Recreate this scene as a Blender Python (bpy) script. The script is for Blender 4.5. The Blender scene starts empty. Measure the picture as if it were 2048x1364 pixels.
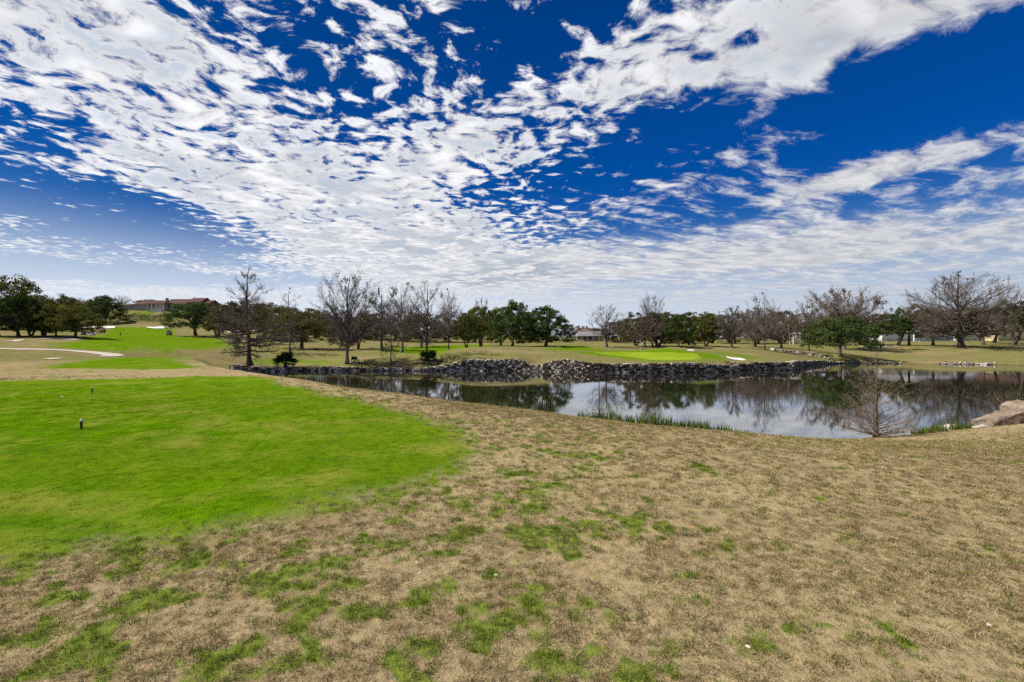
import bpy, bmesh, math, random
import numpy as np
from mathutils import Vector, Matrix
from mathutils.bvhtree import BVHTree

R = math.radians
scene = bpy.context.scene
C = scene.collection

# ------------------------------------------------------------------ camera
F = 910.0                      # focal length in photograph pixels (16 mm on a 36 mm sensor)
HZ = 682.0                     # horizon row
CAMZ = 4.6                     # metres above the pond
cam_data = bpy.data.cameras.new('camera')
cam_data.sensor_width = 36.0
cam_data.lens = 16.0
cam_data.clip_start = 0.05
cam_data.clip_end = 9000.0
cam = bpy.data.objects.new('camera', cam_data)
cam.location = (0, 0, CAMZ)
cam.rotation_euler = (R(90), 0, 0)
C.objects.link(cam)
scene.camera = cam

# ------------------------------------------------------------------ light
SUN_EL, SUN_AZ = R(50), R(-89)          # azimuth measured clockwise from +Y (straight ahead)
SUN_DIR = Vector((math.sin(SUN_AZ) * math.cos(SUN_EL), math.cos(SUN_AZ) * math.cos(SUN_EL), math.sin(SUN_EL)))
sd = bpy.data.lights.new('sun', 'SUN')
sd.energy = 4.8
sd.angle = R(0.6)
sd.color = (1.0, 0.94, 0.85)
sun = bpy.data.objects.new('sun', sd)
sun.rotation_euler = (-SUN_DIR).to_track_quat('-Z', 'Y').to_euler()
sun.location = (0, 0, 60)
C.objects.link(sun)

scene.view_settings.view_transform = 'Standard'
scene.view_settings.look = 'None'
scene.view_settings.gamma = 1.0
scene.view_settings.use_curve_mapping = False
scene.view_settings.exposure = 0.42
scene.render.engine = 'CYCLES'
scene.cycles.max_bounces = 6
scene.cycles.diffuse_bounces = 2
scene.cycles.glossy_bounces = 3
scene.cycles.transmission_bounces = 4
scene.cycles.transparent_max_bounces = 8
scene.cycles.use_denoising = False
scene.cycles.caustics_reflective = False
scene.cycles.caustics_refractive = False


class NT:
    """Small helper for node trees."""
    def __init__(self, tree):
        self.t = tree
        tree.nodes.clear()

    def n(self, kind, **kw):
        nd = self.t.nodes.new(kind)
        for k, v in kw.items():
            if k == 'ins':
                for name, val in v.items():
                    s = nd.inputs[name]
                    if isinstance(val, bpy.types.NodeSocket):
                        self.t.links.new(val, s)
                    else:
                        s.default_value = val
            else:
                setattr(nd, k, v)
        return nd

    def math(self, op, a, b=None, c=None, clamp=False):
        nd = self.t.nodes.new('ShaderNodeMath')
        nd.operation = op
        nd.use_clamp = clamp
        for i, v in enumerate((a, b, c)):
            if v is None:
                continue
            if isinstance(v, bpy.types.NodeSocket):
                self.t.links.new(v, nd.inputs[i])
            else:
                nd.inputs[i].default_value = v
        return nd.outputs[0]

    def step(self, v, lo, hi, a=0.0, b=1.0):
        nd = self.t.nodes.new('ShaderNodeMapRange')
        nd.interpolation_type = 'SMOOTHSTEP'
        self.t.links.new(v, nd.inputs['Value'])
        nd.inputs['From Min'].default_value = lo
        nd.inputs['From Max'].default_value = hi
        nd.inputs['To Min'].default_value = a
        nd.inputs['To Max'].default_value = b
        return nd.outputs['Result']

    def noise(self, vec, scale, detail=3.0, rough=0.5, dist=0.0, dim='3D', lac=2.0):
        nd = self.t.nodes.new('ShaderNodeTexNoise')
        nd.noise_dimensions = dim
        self.t.links.new(vec, nd.inputs['Vector'])
        nd.inputs['Scale'].default_value = scale
        nd.inputs['Detail'].default_value = detail
        nd.inputs['Roughness'].default_value = rough
        nd.inputs['Distortion'].default_value = dist
        nd.inputs['Lacunarity'].default_value = lac
        return nd.outputs['Fac']

    def mix(self, fac, a, b, blend='MIX'):
        nd = self.t.nodes.new('ShaderNodeMix')
        nd.data_type = 'RGBA'
        nd.blend_type = blend
        for s, v in ((nd.inputs['Factor'], fac), (nd.inputs['A'], a), (nd.inputs['B'], b)):
            # sockets share names between data types: pick the colour ones below
            pass
        sA = [s for s in nd.inputs if s.name == 'A' and s.type == 'RGBA'][0]
        sB = [s for s in nd.inputs if s.name == 'B' and s.type == 'RGBA'][0]
        sF = nd.inputs[0]
        for s, v in ((sF, fac), (sA, a), (sB, b)):
            if isinstance(v, bpy.types.NodeSocket):
                self.t.links.new(v, s)
            elif s is sF:
                s.default_value = v
            else:
                s.default_value = (*v, 1.0)
        return [o for o in nd.outputs if o.type == 'RGBA'][0]

    def link(self, a, b):
        self.t.links.new(a, b)


# ------------------------------------------------------------------ sky
def cloud_xy(px, py):
    """Point of the flat cloud layer (altitude = 1) seen at a photograph position."""
    return np.array([(px - 1024.0) / (HZ - py), F / (HZ - py)])


def make_world():
    w = bpy.data.worlds.new('World')
    scene.world = w
    w.use_nodes = True
    w.cycles.sampling_method = 'MANUAL'
    w.cycles.sample_map_resolution = 512
    N = NT(w.node_tree)
    tc = N.n('ShaderNodeTexCoord')
    d = tc.outputs['Generated']
    sep = N.n('ShaderNodeSeparateXYZ', ins={'Vector': d})
    z = N.math('MAXIMUM', sep.outputs['Z'], 0.012)
    px = N.math('DIVIDE', sep.outputs['X'], z)
    py = N.math('DIVIDE', sep.outputs['Y'], z)
    P = N.n('ShaderNodeCombineXYZ', ins={'X': px, 'Y': py}).outputs[0]

    sky = N.n('ShaderNodeTexSky', sky_type='NISHITA', sun_disc=False)
    sky.sun_elevation = SUN_EL
    sky.sun_rotation = SUN_AZ
    sky.altitude = 300
    sky.air_density = 1.0
    sky.dust_density = 0.6
    sky.ozone_density = 3.0
    skyc = sky.outputs[0]
    # deep polarised blue overhead, paling towards the horizon, as the photograph shows it
    elev = sep.outputs['Z']
    sdot = N.n('ShaderNodeVectorMath', operation='DOT_PRODUCT', ins={0: d, 1: tuple(SUN_DIR)}).outputs['Value']
    tint = N.mix(N.step(elev, 0.10, 0.34), (0.22, 0.47, 0.74), (0.004, 0.290, 0.76))
    blue = N.mix(1.0, skyc, tint, 'MULTIPLY')
    blue = N.n('ShaderNodeVectorMath', operation='SCALE', ins={0: blue, 'Scale': N.step(sdot, 0.0, 0.8, 1.04, 0.70)}).outputs[0]

    # --- coverage: where the cloud banks lie in the layer
    def capsule(a, b, wd, amp):
        A, B = cloud_xy(*a), cloud_xy(*b)
        c = (A + B) / 2
        v = B - A
        L = np.hypot(*v)
        ang = math.atan2(v[1], v[0])
        mp = N.n('ShaderNodeMapping', vector_type='TEXTURE', ins={'Vector': P})
        mp.inputs['Location'].default_value = (c[0], c[1], 0)
        mp.inputs['Rotation'].default_value = (0, 0, ang)
        mp.inputs['Scale'].default_value = (L / 2 + wd, wd, 1)
        ln = N.n('ShaderNodeVectorMath', operation='LENGTH', ins={0: mp.outputs[0]}).outputs['Value']
        return N.step(ln, 0.35, 1.45, amp, 0.0)

    caps = [
        ((170, 100), (450, 300), 0.60, 0.25), ((450, 320), (740, 470), 0.90, 0.31),
        ((640, 450), (960, 550), 1.9, 0.46), ((30, 40), (330, 40), 0.28, 0.22),
        ((1230, 140), (1720, 20), 0.30, 0.60), ((860, 350), (1240, 190), 0.34, 0.42),
        ((1130, 460), (1560, 290), 0.30, 0.22), ((1560, 400), (2048, 260), 0.24, 0.46),
        ((1050, 550), (2048, 450), 1.3, 0.48), ((600, 150), (720, 320), 0.36, 0.12),
        ((0, 340), (120, 420), 0.22, 0.18), ((1540, 220), (1640, 110), 0.11, 0.34), ((1680, 70), (1920, 5), 0.10, 0.34),
        ((0, 575), (420, 600), 2.0, 0.22), ((640, 600), (1500, 570), 5.0, 0.34), ((620, 150), (900, 40), 0.14, 0.12),
        # open blue
        ((1780, 190), (2040, 130), 0.42, -0.62), ((970, 70), (1090, 140), 0.15, -0.36),
        ((170, 400), (330, 480), 0.80, -0.50), ((30, 230), (60, 290), 0.18, -0.34),
        ((1420, 240), (1340, 270), 0.15, -0.42), ((1650, 300), (1780, 270), 0.20, -0.45),
        ((540, 70), (700, 90), 0.15, -0.22), ((1500, 76), (1500, 74), 0.055, -0.60),
        ((1395, 95), (1405, 115), 0.045, -0.40), ((1190, 400), (1330, 340), 0.16, -0.22), ((420, 560), (150, 545), 1.3, -0.30),
    ]
    cov = None
    for a, b, wd, amp in caps:
        o = capsule(a, b, wd, amp)
        cov = o if cov is None else N.math('ADD', cov, o)

    # --- cloud structure: warped broad drifts carrying small rounded cells
    wn = N.n('ShaderNodeTexNoise', noise_dimensions='2D', ins={'Vector': P, 'Scale': 2.6, 'Detail': 2.0})
    wv = N.n('ShaderNodeVectorMath', operation='MULTIPLY_ADD',
             ins={0: wn.outputs['Color'], 1: (0.22, 0.22, 0), 2: P}).outputs[0]
    broad = N.noise(wv, 1.1, 3.0, 0.6, dim='2D')
    cells = N.noise(wv, 9.0, 5.0, 0.64, 0.0, dim='2D')
    puff = N.n('ShaderNodeTexVoronoi', voronoi_dimensions='2D', feature='F1',
               ins={'Vector': wv, 'Scale': 9.0, 'Detail': 0.0}).outputs['Distance']
    cell = N.math('ADD', N.math('MULTIPLY', cells, 0.86), N.math('MULTIPLY', N.step(puff, 0.0, 0.85, 1.0, 0.0), 0.14))
    # combed streaks for the thin high sheets on the far side of the sky
    mp = N.n('ShaderNodeMapping', vector_type='TEXTURE', ins={'Vector': wv})
    mp.inputs['Rotation'].default_value = (0, 0, R(32))
    mp.inputs['Scale'].default_value = (2.0, 0.7, 1)
    streak = N.noise(mp.outputs[0], 3.6, 6.0, 0.66, 0.0, dim='2D')
    sheet = N.step(px, 0.0, 1.4, 0.0, 0.8)
    fine = N.n('ShaderNodeMix', data_type='FLOAT', ins={0: sheet, 2: cell, 3: streak}).outputs[0]
    big = N.noise(P, 0.33, 1.0, 0.5, dim='2D')
    v = N.math('ADD', cov, -0.15)
    v = N.math('MULTIPLY_ADD', N.math('SUBTRACT', broad, 0.5), 1.25, v)
    v = N.math('MULTIPLY_ADD', N.math('SUBTRACT', fine, 0.52), N.step(elev, 0.06, 0.34, 1.3, 3.0), v)
    v = N.math('MULTIPLY_ADD', N.math('SUBTRACT', big, 0.5), 0.35, v)
    v = N.math('MULTIPLY', v, N.step(px, 0.1, 1.3, 1.0, 0.62))
    dens = N.step(v, -0.14, 0.40)
    veil = N.step(elev, 0.02, 0.25, 0.92, 0.0)

    # --- cloud brightness: thick parts greyer, brighter towards the sun
    thick = N.step(v, 0.18, 0.80)
    soft = N.noise(wv, 2.6, 2.0, 0.55, dim='2D')
    grey = N.math('MULTIPLY', thick, N.step(soft, 0.38, 0.58))
    tex = N.step(fine, 0.34, 0.70, 0.74, 1.07)
    glow = N.math('MULTIPLY', N.step(sdot, -0.45, 0.55, 0.76, 1.02), tex)
    ccol = N.mix(grey, (8.6, 8.6, 8.8), (5.0, 5.6, 6.5))
    ccol = N.n('ShaderNodeVectorMath', operation='SCALE', ins={0: ccol, 'Scale': glow}).outputs[0]
    hazec = N.n('ShaderNodeVectorMath', operation='SCALE', ins={0: (6.6, 7.1, 8.1), 'Scale': N.step(sdot, -0.7, 0.3, 0.74, 1.06)}).outputs[0]
    col = N.mix(veil, blue, hazec)
    cfade = N.math('MULTIPLY', N.math('POWER', dens, 0.8), N.step(elev, 0.0, 0.15, 0.35, 0.97))
    col = N.mix(cfade, col, ccol)
    bg = N.n('ShaderNodeBackground', ins={'Color': col, 'Strength': 0.083})
    out = N.n('ShaderNodeOutputWorld')
    N.link(bg.outputs[0], out.inputs['Surface'])


make_world()
# ------------------------------------------------------------------ numeric noise
def _hash(ix, iy, seed):
    h = (ix.astype(np.int64) * 374761393 + iy.astype(np.int64) * 668265263 + seed * 2147483647) & 0x7fffffff
    h = ((h ^ (h >> 13)) * 1274126177) & 0x7fffffff
    return ((h ^ (h >> 16)) & 0xffff) / 65535.0


def vnoise(x, y, seed=0):
    ix, iy = np.floor(x), np.floor(y)
    fx, fy = x - ix, y - iy
    fx = fx * fx * (3 - 2 * fx)
    fy = fy * fy * (3 - 2 * fy)
    a = _hash(ix, iy, seed); b = _hash(ix + 1, iy, seed)
    c = _hash(ix, iy + 1, seed); e = _hash(ix + 1, iy + 1, seed)
    return (a * (1 - fx) + b * fx) * (1 - fy) + (c * (1 - fx) + e * fx) * fy


def fbm(x, y, seed=0, octv=4, gain=0.5):
    s, a, t = 0.0, 1.0, 0.0
    for o in range(octv):
        s = s + a * vnoise(x * 2 ** o + 17.3 * o, y * 2 ** o - 9.1 * o, seed + o)
        t += a
        a *= gain
    return s / t


def sstep(x, a, b):
    t = np.clip((x - a) / (b - a), 0, 1)
    return t * t * (3 - 2 * t)


# ------------------------------------------------------------------ terrain
# pond outline: x, y, bank width (far side), near-bank flag
POND = [(-41, 66, 5, .3), (-33, 55, 6, 0), (-26, 46, 6, 0), (-20, 39, 6, 0), (-15, 33, 6, 0), (-11, 30, 6, 0), (-6, 28, 6, 0),
        (-1, 27.4, 6, 0), (3.7, 27.0, 6, 0), (8, 24.3, 6, 0), (11, 21.7, 6, 0), (15.7, 21.2, 6, 0), (19.7, 22.3, 6, 0),
        (24.9, 24.2, 6, 0), (29.8, 26.5, 6, 0), (38, 30, 6, 0), (55, 36, 6, 0), (90, 44, 6, .0), (125, 55, 6, .5),
        (128, 75, 6, 1), (97, 86.5, 1.0, 1), (90, 88.8, .9, 1), (82, 90, .9, 1), (74, 93, .8, 1), (67, 93.5, .6, 1), (61, 90.5, .3, 1), (53, 84, .3, 1), (47, 77, .3, 1),
        (43.8, 72.5, .3, 1), (38, 72.2, .3, 1), (33.2, 71.5, .3, 1), (32.6, 67.3, .3, 1), (20, 66.6, .3, 1), (12, 67, .3, 1), (6.5, 68.6, .3, 1),
        (1, 70.4, .3, 1), (-9.7, 71, .3, 1), (-19, 71, .3, 1), (-31, 70, .3, 1), (-40.5, 68, .3, 1)]
POND = np.array(POND, float)
PLATEAU = np.array([(-34, 50), (-31, 44), (-14.5, 24.7), (-11.2, 20.9), (-7.1, 16.2), (-4.0, 13.0), (-1.9, 10.9), (0.1, 9.2), (3, 7.2), (7, 5.8), (12, 5.6),
                    (18, 7.0), (24, 10.5), (33, 16), (45, 20), (80, 28), (140, 34), (300, 20), (300, -300), (-300, -300), (-300, 60), (-60, 60)], float)


def poly_sd(poly, x, y, attrs=None):
    """Signed distance to a closed polygon, positive outside; optional attribute lerp at the nearest point."""
    best = np.full(x.shape, 1e9)
    inside = np.zeros(x.shape, bool)
    at = None if attrs is None else [np.zeros(x.shape) for _ in range(attrs.shape[1])]
    n = len(poly)
    for i in range(n):
        ax, ay = poly[i][0], poly[i][1]
        bx, by = poly[(i + 1) % n][0], poly[(i + 1) % n][1]
        ex, ey = bx - ax, by - ay
        t = np.clip(((x - ax) * ex + (y - ay) * ey) / (ex * ex + ey * ey + 1e-12), 0, 1)
        dd = np.hypot(x - ax - t * ex, y - ay - t * ey)
        m = dd < best
        best = np.where(m, dd, best)
        if at is not None:
            for k in range(len(at)):
                va = attrs[i][k] * (1 - t) + attrs[(i + 1) % n][k] * t
                at[k] = np.where(m, va, at[k])
        c = ((ay > y) != (by > y)) & (x < (bx - ax) * (y - ay) / ((by - ay) if by != ay else 1e-12) + ax)
        inside ^= c
    sd = np.where(inside, -best, best)
    return sd if at is None else (sd, at)


def pp(px, py, D):
    return ((px - 1024.0) / F * D, D, CAMZ + (HZ - py) / F * D)


CTRL = [(0, 0, 3.0), (-10, 0, 3.0), (-22, 4, 3.0), (10, 0, 3.0), (-3, 8, 3.0), (-10, 14, 3.0), (-18, 18, 3.0), (-26, 12, 3.0), (20, 2, 2.95),
        (4, 12, 3.0), (12, 12, 2.9), (22, 16, 2.7), (-8, 24, 3.0), (0, 20, 3.0),
        (-14, -12, 3.0), (15, -15, 3.0), (45, -10, 3.0), (45, 18, 2.6), (-45, 0, 3.3), (-20, 26, 2.9), (-28, 36, 2.9), (-32, 46, 2.8), (-42, 36, 3.0),
        (-50, 22, 3.2), (-60, 50, 3.7), (100, 20, 2.6), (160, 50, 2.8), (130, 0, 3), (0, -100, 3), (100, -120, 3), (-110, -100, 4),
        # wall tops
        pp(500, 733, 68.8), pp(620, 734, 71), pp(780, 734, 72), pp(870, 731, 72), (-9.7, 71.4, 1.05), (-6.5, 71.4, 1.7), (-2, 71.2, 1.8), (1.5, 71, 1.62),
        (4.2, 70.3, 1.15), (7.4, 69.3, 1.75), (10.5, 68.3, 1.6), (14, 67.6, 1.3), (21, 67.2, 1.3), (31, 67.8, 1.3), (34, 72.2, 1.2), (39, 72.8, 1.2),
        (44, 73, 1.2), (54, 84, 0.8), (62, 91.5, .7), (68, 94.5, .6),
        pp(500, 731, 70.5), pp(690, 726, 73.5), pp(853, 722, 74.5), pp(782, 728, 73.5), pp(560, 716, 80), pp(602, 698, 100), pp(580, 706, 86),
        pp(803, 705, 90), pp(896, 700, 95), pp(600, 690, 130), pp(760, 690, 130), pp(760, 685, 170), pp(950, 697, 81), pp(1010, 696, 82), pp(1060, 697, 84),
        pp(1025, 693, 101), pp(1090, 692.5, 102), pp(1000, 688, 150), pp(940, 696, 94),
        pp(1180, 707, 80), pp(1300, 721, 70.5), pp(1300, 713, 76), pp(1300, 706, 84), pp(1200, 706, 82), pp(1400, 715, 73.5), pp(1430, 720, 70),
        pp(1340, 694.5, 92), pp(1300, 699, 94), pp(1380, 698.5, 95), pp(1214, 695, 101), pp(1480, 716, 78), pp(1528, 702, 98), pp(1600, 700, 105), pp(1677, 710.5, 97),
        pp(1720, 716, 99), pp(1860, 716, 99), pp(1922, 695, 112), pp(2020, 690, 125), pp(2048, 716, 94), pp(1795, 691.5, 125), pp(1850, 683, 150),
        pp(1500, 689, 140), pp(1300, 685, 180), pp(1100, 683, 200), pp(1400, 691, 115),
        pp(250, 712, 60), pp(100, 718, 43), pp(0, 697, 56), pp(0, 681, 96), pp(60, 672, 112), pp(150, 672, 118), pp(300, 697, 68), pp(440, 702, 75),
        pp(430, 690, 95), pp(300, 681, 125), pp(240, 672, 187), pp(338, 672, 162), pp(175, 672, 156), pp(420, 672, 150), pp(200, 657, 225), pp(316, 656, 225),
        pp(450, 663, 200), pp(530, 664, 200), pp(280, 649, 243), pp(280, 645, 253), pp(280, 629, 275), pp(280, 620.5, 290), pp(150, 640, 265), pp(150, 619, 295), pp(400, 617, 298),
        pp(280, 613, 330), pp(20, 645, 240), pp(520, 640, 290), pp(640, 655, 280),
        (-150, 80, 6), (-250, 200, 12), (-350, 350, 26), (0, 400, 6), (300, 400, 8), (180, 200, 5), (250, 120, 4), (300, 0, 4), (-250, -100, 6),
        (-900, 900, 30), (0, 1200, 6), (900, 900, 10), (1200, 0, 6), (900, -900, 4), (0, -1200, 4), (-900, -900, 6), (-1200, 0, 12),
        (3500, 3500, -10), (-3500, 3500, 10), (3500, -3500, 0), (-3500, -3500, 0), (0, 4000, -5), (0, -4000, 0), (4000, 0, 0), (-4000, 0, 5)]
CTRL = np.array(CTRL, float)


def _mq(dx, dy):
    return -np.sqrt(dx * dx + dy * dy + 2.0 ** 2)


def _rbf_fit():
    n = len(CTRL)
    x, y, z = CTRL.T
    A = np.zeros((n + 3, n + 3))
    A[:n, :n] = _mq(x[:, None] - x[None], y[:, None] - y[None])
    A[:n, :n] -= np.eye(n) * 0.25
    A[:n, n] = A[n, :n] = 1
    A[:n, n + 1] = A[n + 1, :n] = x / 100
    A[:n, n + 2] = A[n + 2, :n] = y / 100
    return np.linalg.solve(A, np.concatenate([z, [0, 0, 0]]))


RBF = _rbf_fit()


def land(x, y):
    shp = x.shape
    x = x.ravel(); y = y.ravel()
    out = np.empty(x.shape)
    n = len(CTRL)
    for s in range(0, len(x), 20000):
        xs, ys = x[s:s + 20000], y[s:s + 20000]
        out[s:s + 20000] = _mq(xs[:, None] - CTRL[None, :, 0], ys[:, None] - CTRL[None, :, 1]) @ RBF[:n] \
            + RBF[n] + RBF[n + 1] * xs / 100 + RBF[n + 2] * ys / 100
    return out.reshape(shp)


def height(x, y):
    x = np.asarray(x, float); y = np.asarray(y, float)
    L = land(x, y)
    rr = np.hypot(x, y)
    L = L + (fbm(x / 9, y / 9, 3, 3) - 0.5) * 0.5 * sstep(rr, 25, 70) * sstep(L, 0.4, 2.2)
    L = L + (fbm(x / 2.2, y / 2.2, 5, 3) - 0.5) * 0.10
    sd, (w, far) = poly_sd(POND, x, y, POND[:, 2:4])
    dc = np.maximum(poly_sd(PLATEAU, x, y), 0)
    ds = np.maximum(sd, 0)
    t1 = ds / (ds + dc + 1e-6)
    t2 = np.clip(ds / np.maximum(w, .05), 0, 1)
    t2 = t2 * (2 - t2)
    t = t1 * (1 - far) + t2 * far
    k = 0.16                                        # ease the crest
    h = np.clip(0.5 + 0.5 * (1.03 - t * 1.06) / k, 0, 1)
    S = np.minimum(1.0, (1.03 * (1 - h) + t * 1.06 * h) - k * h * (1 - h))
    zl = 0.03 + (np.maximum(L, 0.25) - 0.03) * np.maximum(S, 0)
    zw = -np.minimum(1.4, 0.10 + 0.45 * np.abs(sd))
    wall = (far > .9) & (w < .5)
    zw = np.where(wall, -np.minimum(1.6, 0.4 + 1.2 * np.abs(sd)), zw)
    return np.where(sd > 0, zl, zw)


def h1(x, y):
    return float(height(np.array([x]), np.array([y]))[0])


def gp(px, py, dmax=420.0, lift=0.0):
    """Where the view through a photograph position meets the modelled ground."""
    D = np.concatenate([np.linspace(1.5, 30, 400), np.linspace(30.1, dmax, 1600)])
    x = (px - 1024.0) / F * D
    z = CAMZ + (HZ - py) / F * D
    g = height(x, D) + lift
    below = np.where(z <= g)[0]
    i = below[0] if len(below) else len(D) - 1
    return float(x[i]), float(D[i])


def gpoly(pts):
    return np.array([gp(*p) for p in pts])


# mown turf and other ground areas, traced on the ground
TEE = np.array([(-4.6, 2.9), (-3.74, 3.32), (-3.07, 3.61), (-2.34, 4.07), (-1.63, 4.58), (-1.0, 5.24), (-.72, 6.25), (-.70, 7.1), (-.95, 8.1), (-1.7, 9.3), (-2.9, 10.8), (-4.8, 12.8),
                (-7.8, 16.2), (-9.6, 18.4), (-11.6, 20.2), (-14.2, 20.7), (-17.6, 19.4), (-20.4, 18.0), (-25, 14.5), (-24, 8), (-15, 3), (-8, 1.8)], float)
TEE2 = np.array([(-27.5, 26.4), (-31, 31), (-35, 37.5), (-39.5, 45), (-38, 47), (-35.2, 48), (-32, 44.5), (-26.5, 37), (-21.6, 31.4), (-20.6, 27.8), (-24, 26.7)], float)
FAIRWAY = gpoly([(96, 694), (180, 699), (280, 702.5), (340, 702), (410, 700), (450, 696), (462, 686), (440, 677), (352, 672.5), (352, 664), (345, 656), (300, 654), (235, 654), (205, 662), (190, 672), (150, 681)])
GREEN = gpoly([(1186, 704.5), (1240, 712), (1300, 719.5), (1380, 720.5), (1404, 716), (1395, 708), (1350, 705), (1270, 703.8)])
COLLAR = gpoly([(1130, 702), (1170, 708), (1230, 716), (1290, 722.5), (1390, 723), (1432, 719), (1440, 712), (1420, 706), (1372, 701), (1345, 695), (1318, 697), (1270, 701), (1200, 703)])
APPROACH = gpoly([(1425, 704), (1480, 707), (1515, 714), (1500, 719), (1470, 710)])
LAWN_A = gpoly([(520, 724), (600, 728), (695, 729), (692, 722), (600, 720), (545, 718)])
LAWN_B = gpoly([(745, 702), (800, 707), (870, 707), (910, 700), (990, 690), (880, 690), (770, 697)])
LAWN_D = gpoly([(226, 621), (350, 621), (356, 627.5), (222, 628)])
LAWN_C = gpoly([(1150, 690), (1215, 704), (1100, 700), (1110, 692)])


def lush_field(x, y):
    """How green the rough is (0 dormant straw, 1 fresh green)."""
    a = fbm(x / .62, y / .62, 11, 4, .6)
    b = fbm(x / .15, y / .15, 23, 2, .6)
    r = np.hypot(x, y)
    near = (1 - sstep(x - 0.16 * y, -.2, 1.6)) * (1 - sstep(y, 6.5, 11))
    tee = poly_sd(TEE, x, y)
    near = np.maximum(near * .8, (1 - sstep(tee, 0.0, .9)))
    right = 0.8 * (1 - sstep(np.hypot((x - 16) / 3.5, (y - 15) / 2.0), .4, 1.3))
    bias = np.maximum(near, right)
    bias = np.maximum(bias, .75 * (1 - sstep(x, -22, -14)) * sstep(y, 14, 20))
    wx, wy = fbm(x / .5, y / .5, 91, 2) - .5, fbm(x / .5, y / .5, 92, 2) - .5
    a = .5 * a + .5 * fbm((x + wx) / .34, (y + wy) / .22, 12, 4, .62)
    v = 0.56 * a + 0.44 * b
    near_v = sstep(v + 0.155 * bias, 0.545, 0.82)
    # beyond the pond: broad olive and straw drifts
    fa = fbm(x / 14, y / 6, 31, 4, .55)
    fb = fbm(x / 4, y / 2, 33, 3, .55)
    far_v = .46 + sstep(fa * .7 + fb * .3, 0.36, 0.62) * 0.6
    f = sstep(r, 35, 60)
    return near_v * (1 - f) + far_v * f


# ------------------------------------------------------------------ mesh helpers
def mk_mesh(name, verts, faces, mats=(), smooth=False, attrs=None, matidx=None):
    """verts (N,3), faces list of equal-length index arrays or a list of arrays of different widths."""
    me = bpy.data.meshes.new(name)
    verts = np.ascontiguousarray(verts, dtype=np.float32)
    if not isinstance(faces, list):
        faces = [faces]
    faces = [np.asarray(f, dtype=np.int32) for f in faces if len(f)]
    me.vertices.add(len(verts))
    me.vertices.foreach_set('co', verts.ravel())
    nl = sum(f.size for f in faces)
    npoly = sum(len(f) for f in faces)
    me.loops.add(nl)
    me.polygons.add(npoly)
    me.loops.foreach_set('vertex_index', np.concatenate([f.ravel() for f in faces]))
    starts, s = [], 0
    for f in faces:
        k = f.shape[1]
        starts.append(s + np.arange(len(f), dtype=np.int32) * k)
        s += f.size
    me.polygons.foreach_set('loop_start', np.concatenate(starts).astype(np.int32))
    if matidx is not None:
        me.polygons.foreach_set('material_index', np.asarray(matidx, dtype=np.int32))
    me.polygons.foreach_set('use_smooth', np.full(npoly, smooth))
    for m in mats:
        me.materials.append(m)
    if attrs:
        for k, v in attrs.items():
            v = np.asarray(v, dtype=np.float32)
            if v.ndim == 1:
                a = me.attributes.new(k, 'FLOAT', 'POINT')
                a.data.foreach_set('value', v)
            else:
                a = me.attributes.new(k, 'FLOAT_COLOR', 'POINT')
                if v.shape[1] == 3:
                    v = np.concatenate([v, np.ones((len(v), 1), np.float32)], 1)
                a.data.foreach_set('color', np.ascontiguousarray(v).ravel())
    me.update(calc_edges=True)
    me.validate(verbose=False)
    return me


def obj(name, data, parent=None, loc=None, rot=None):
    o = bpy.data.objects.new(name, data)
    C.objects.link(o)
    if parent is not None:
        o.parent = parent
    if loc is not None:
        o.location = loc
    if rot is not None:
        o.rotation_euler = rot
    return o


def tag(o, label=None, cat=None, group=None, kind=None):
    if label:
        o['label'] = label
    if cat:
        o['category'] = cat
    if group:
        o['group'] = group
    if kind:
        o['kind'] = kind
    return o


def empty(name, loc, rz=0.0, scale=None):
    o = bpy.data.objects.new(name, None)
    o.empty_display_size = 0.3
    C.objects.link(o)
    o.location = loc
    o.rotation_euler = (0, 0, rz)
    if scale is not None:
        o.scale = scale
    return o


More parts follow.
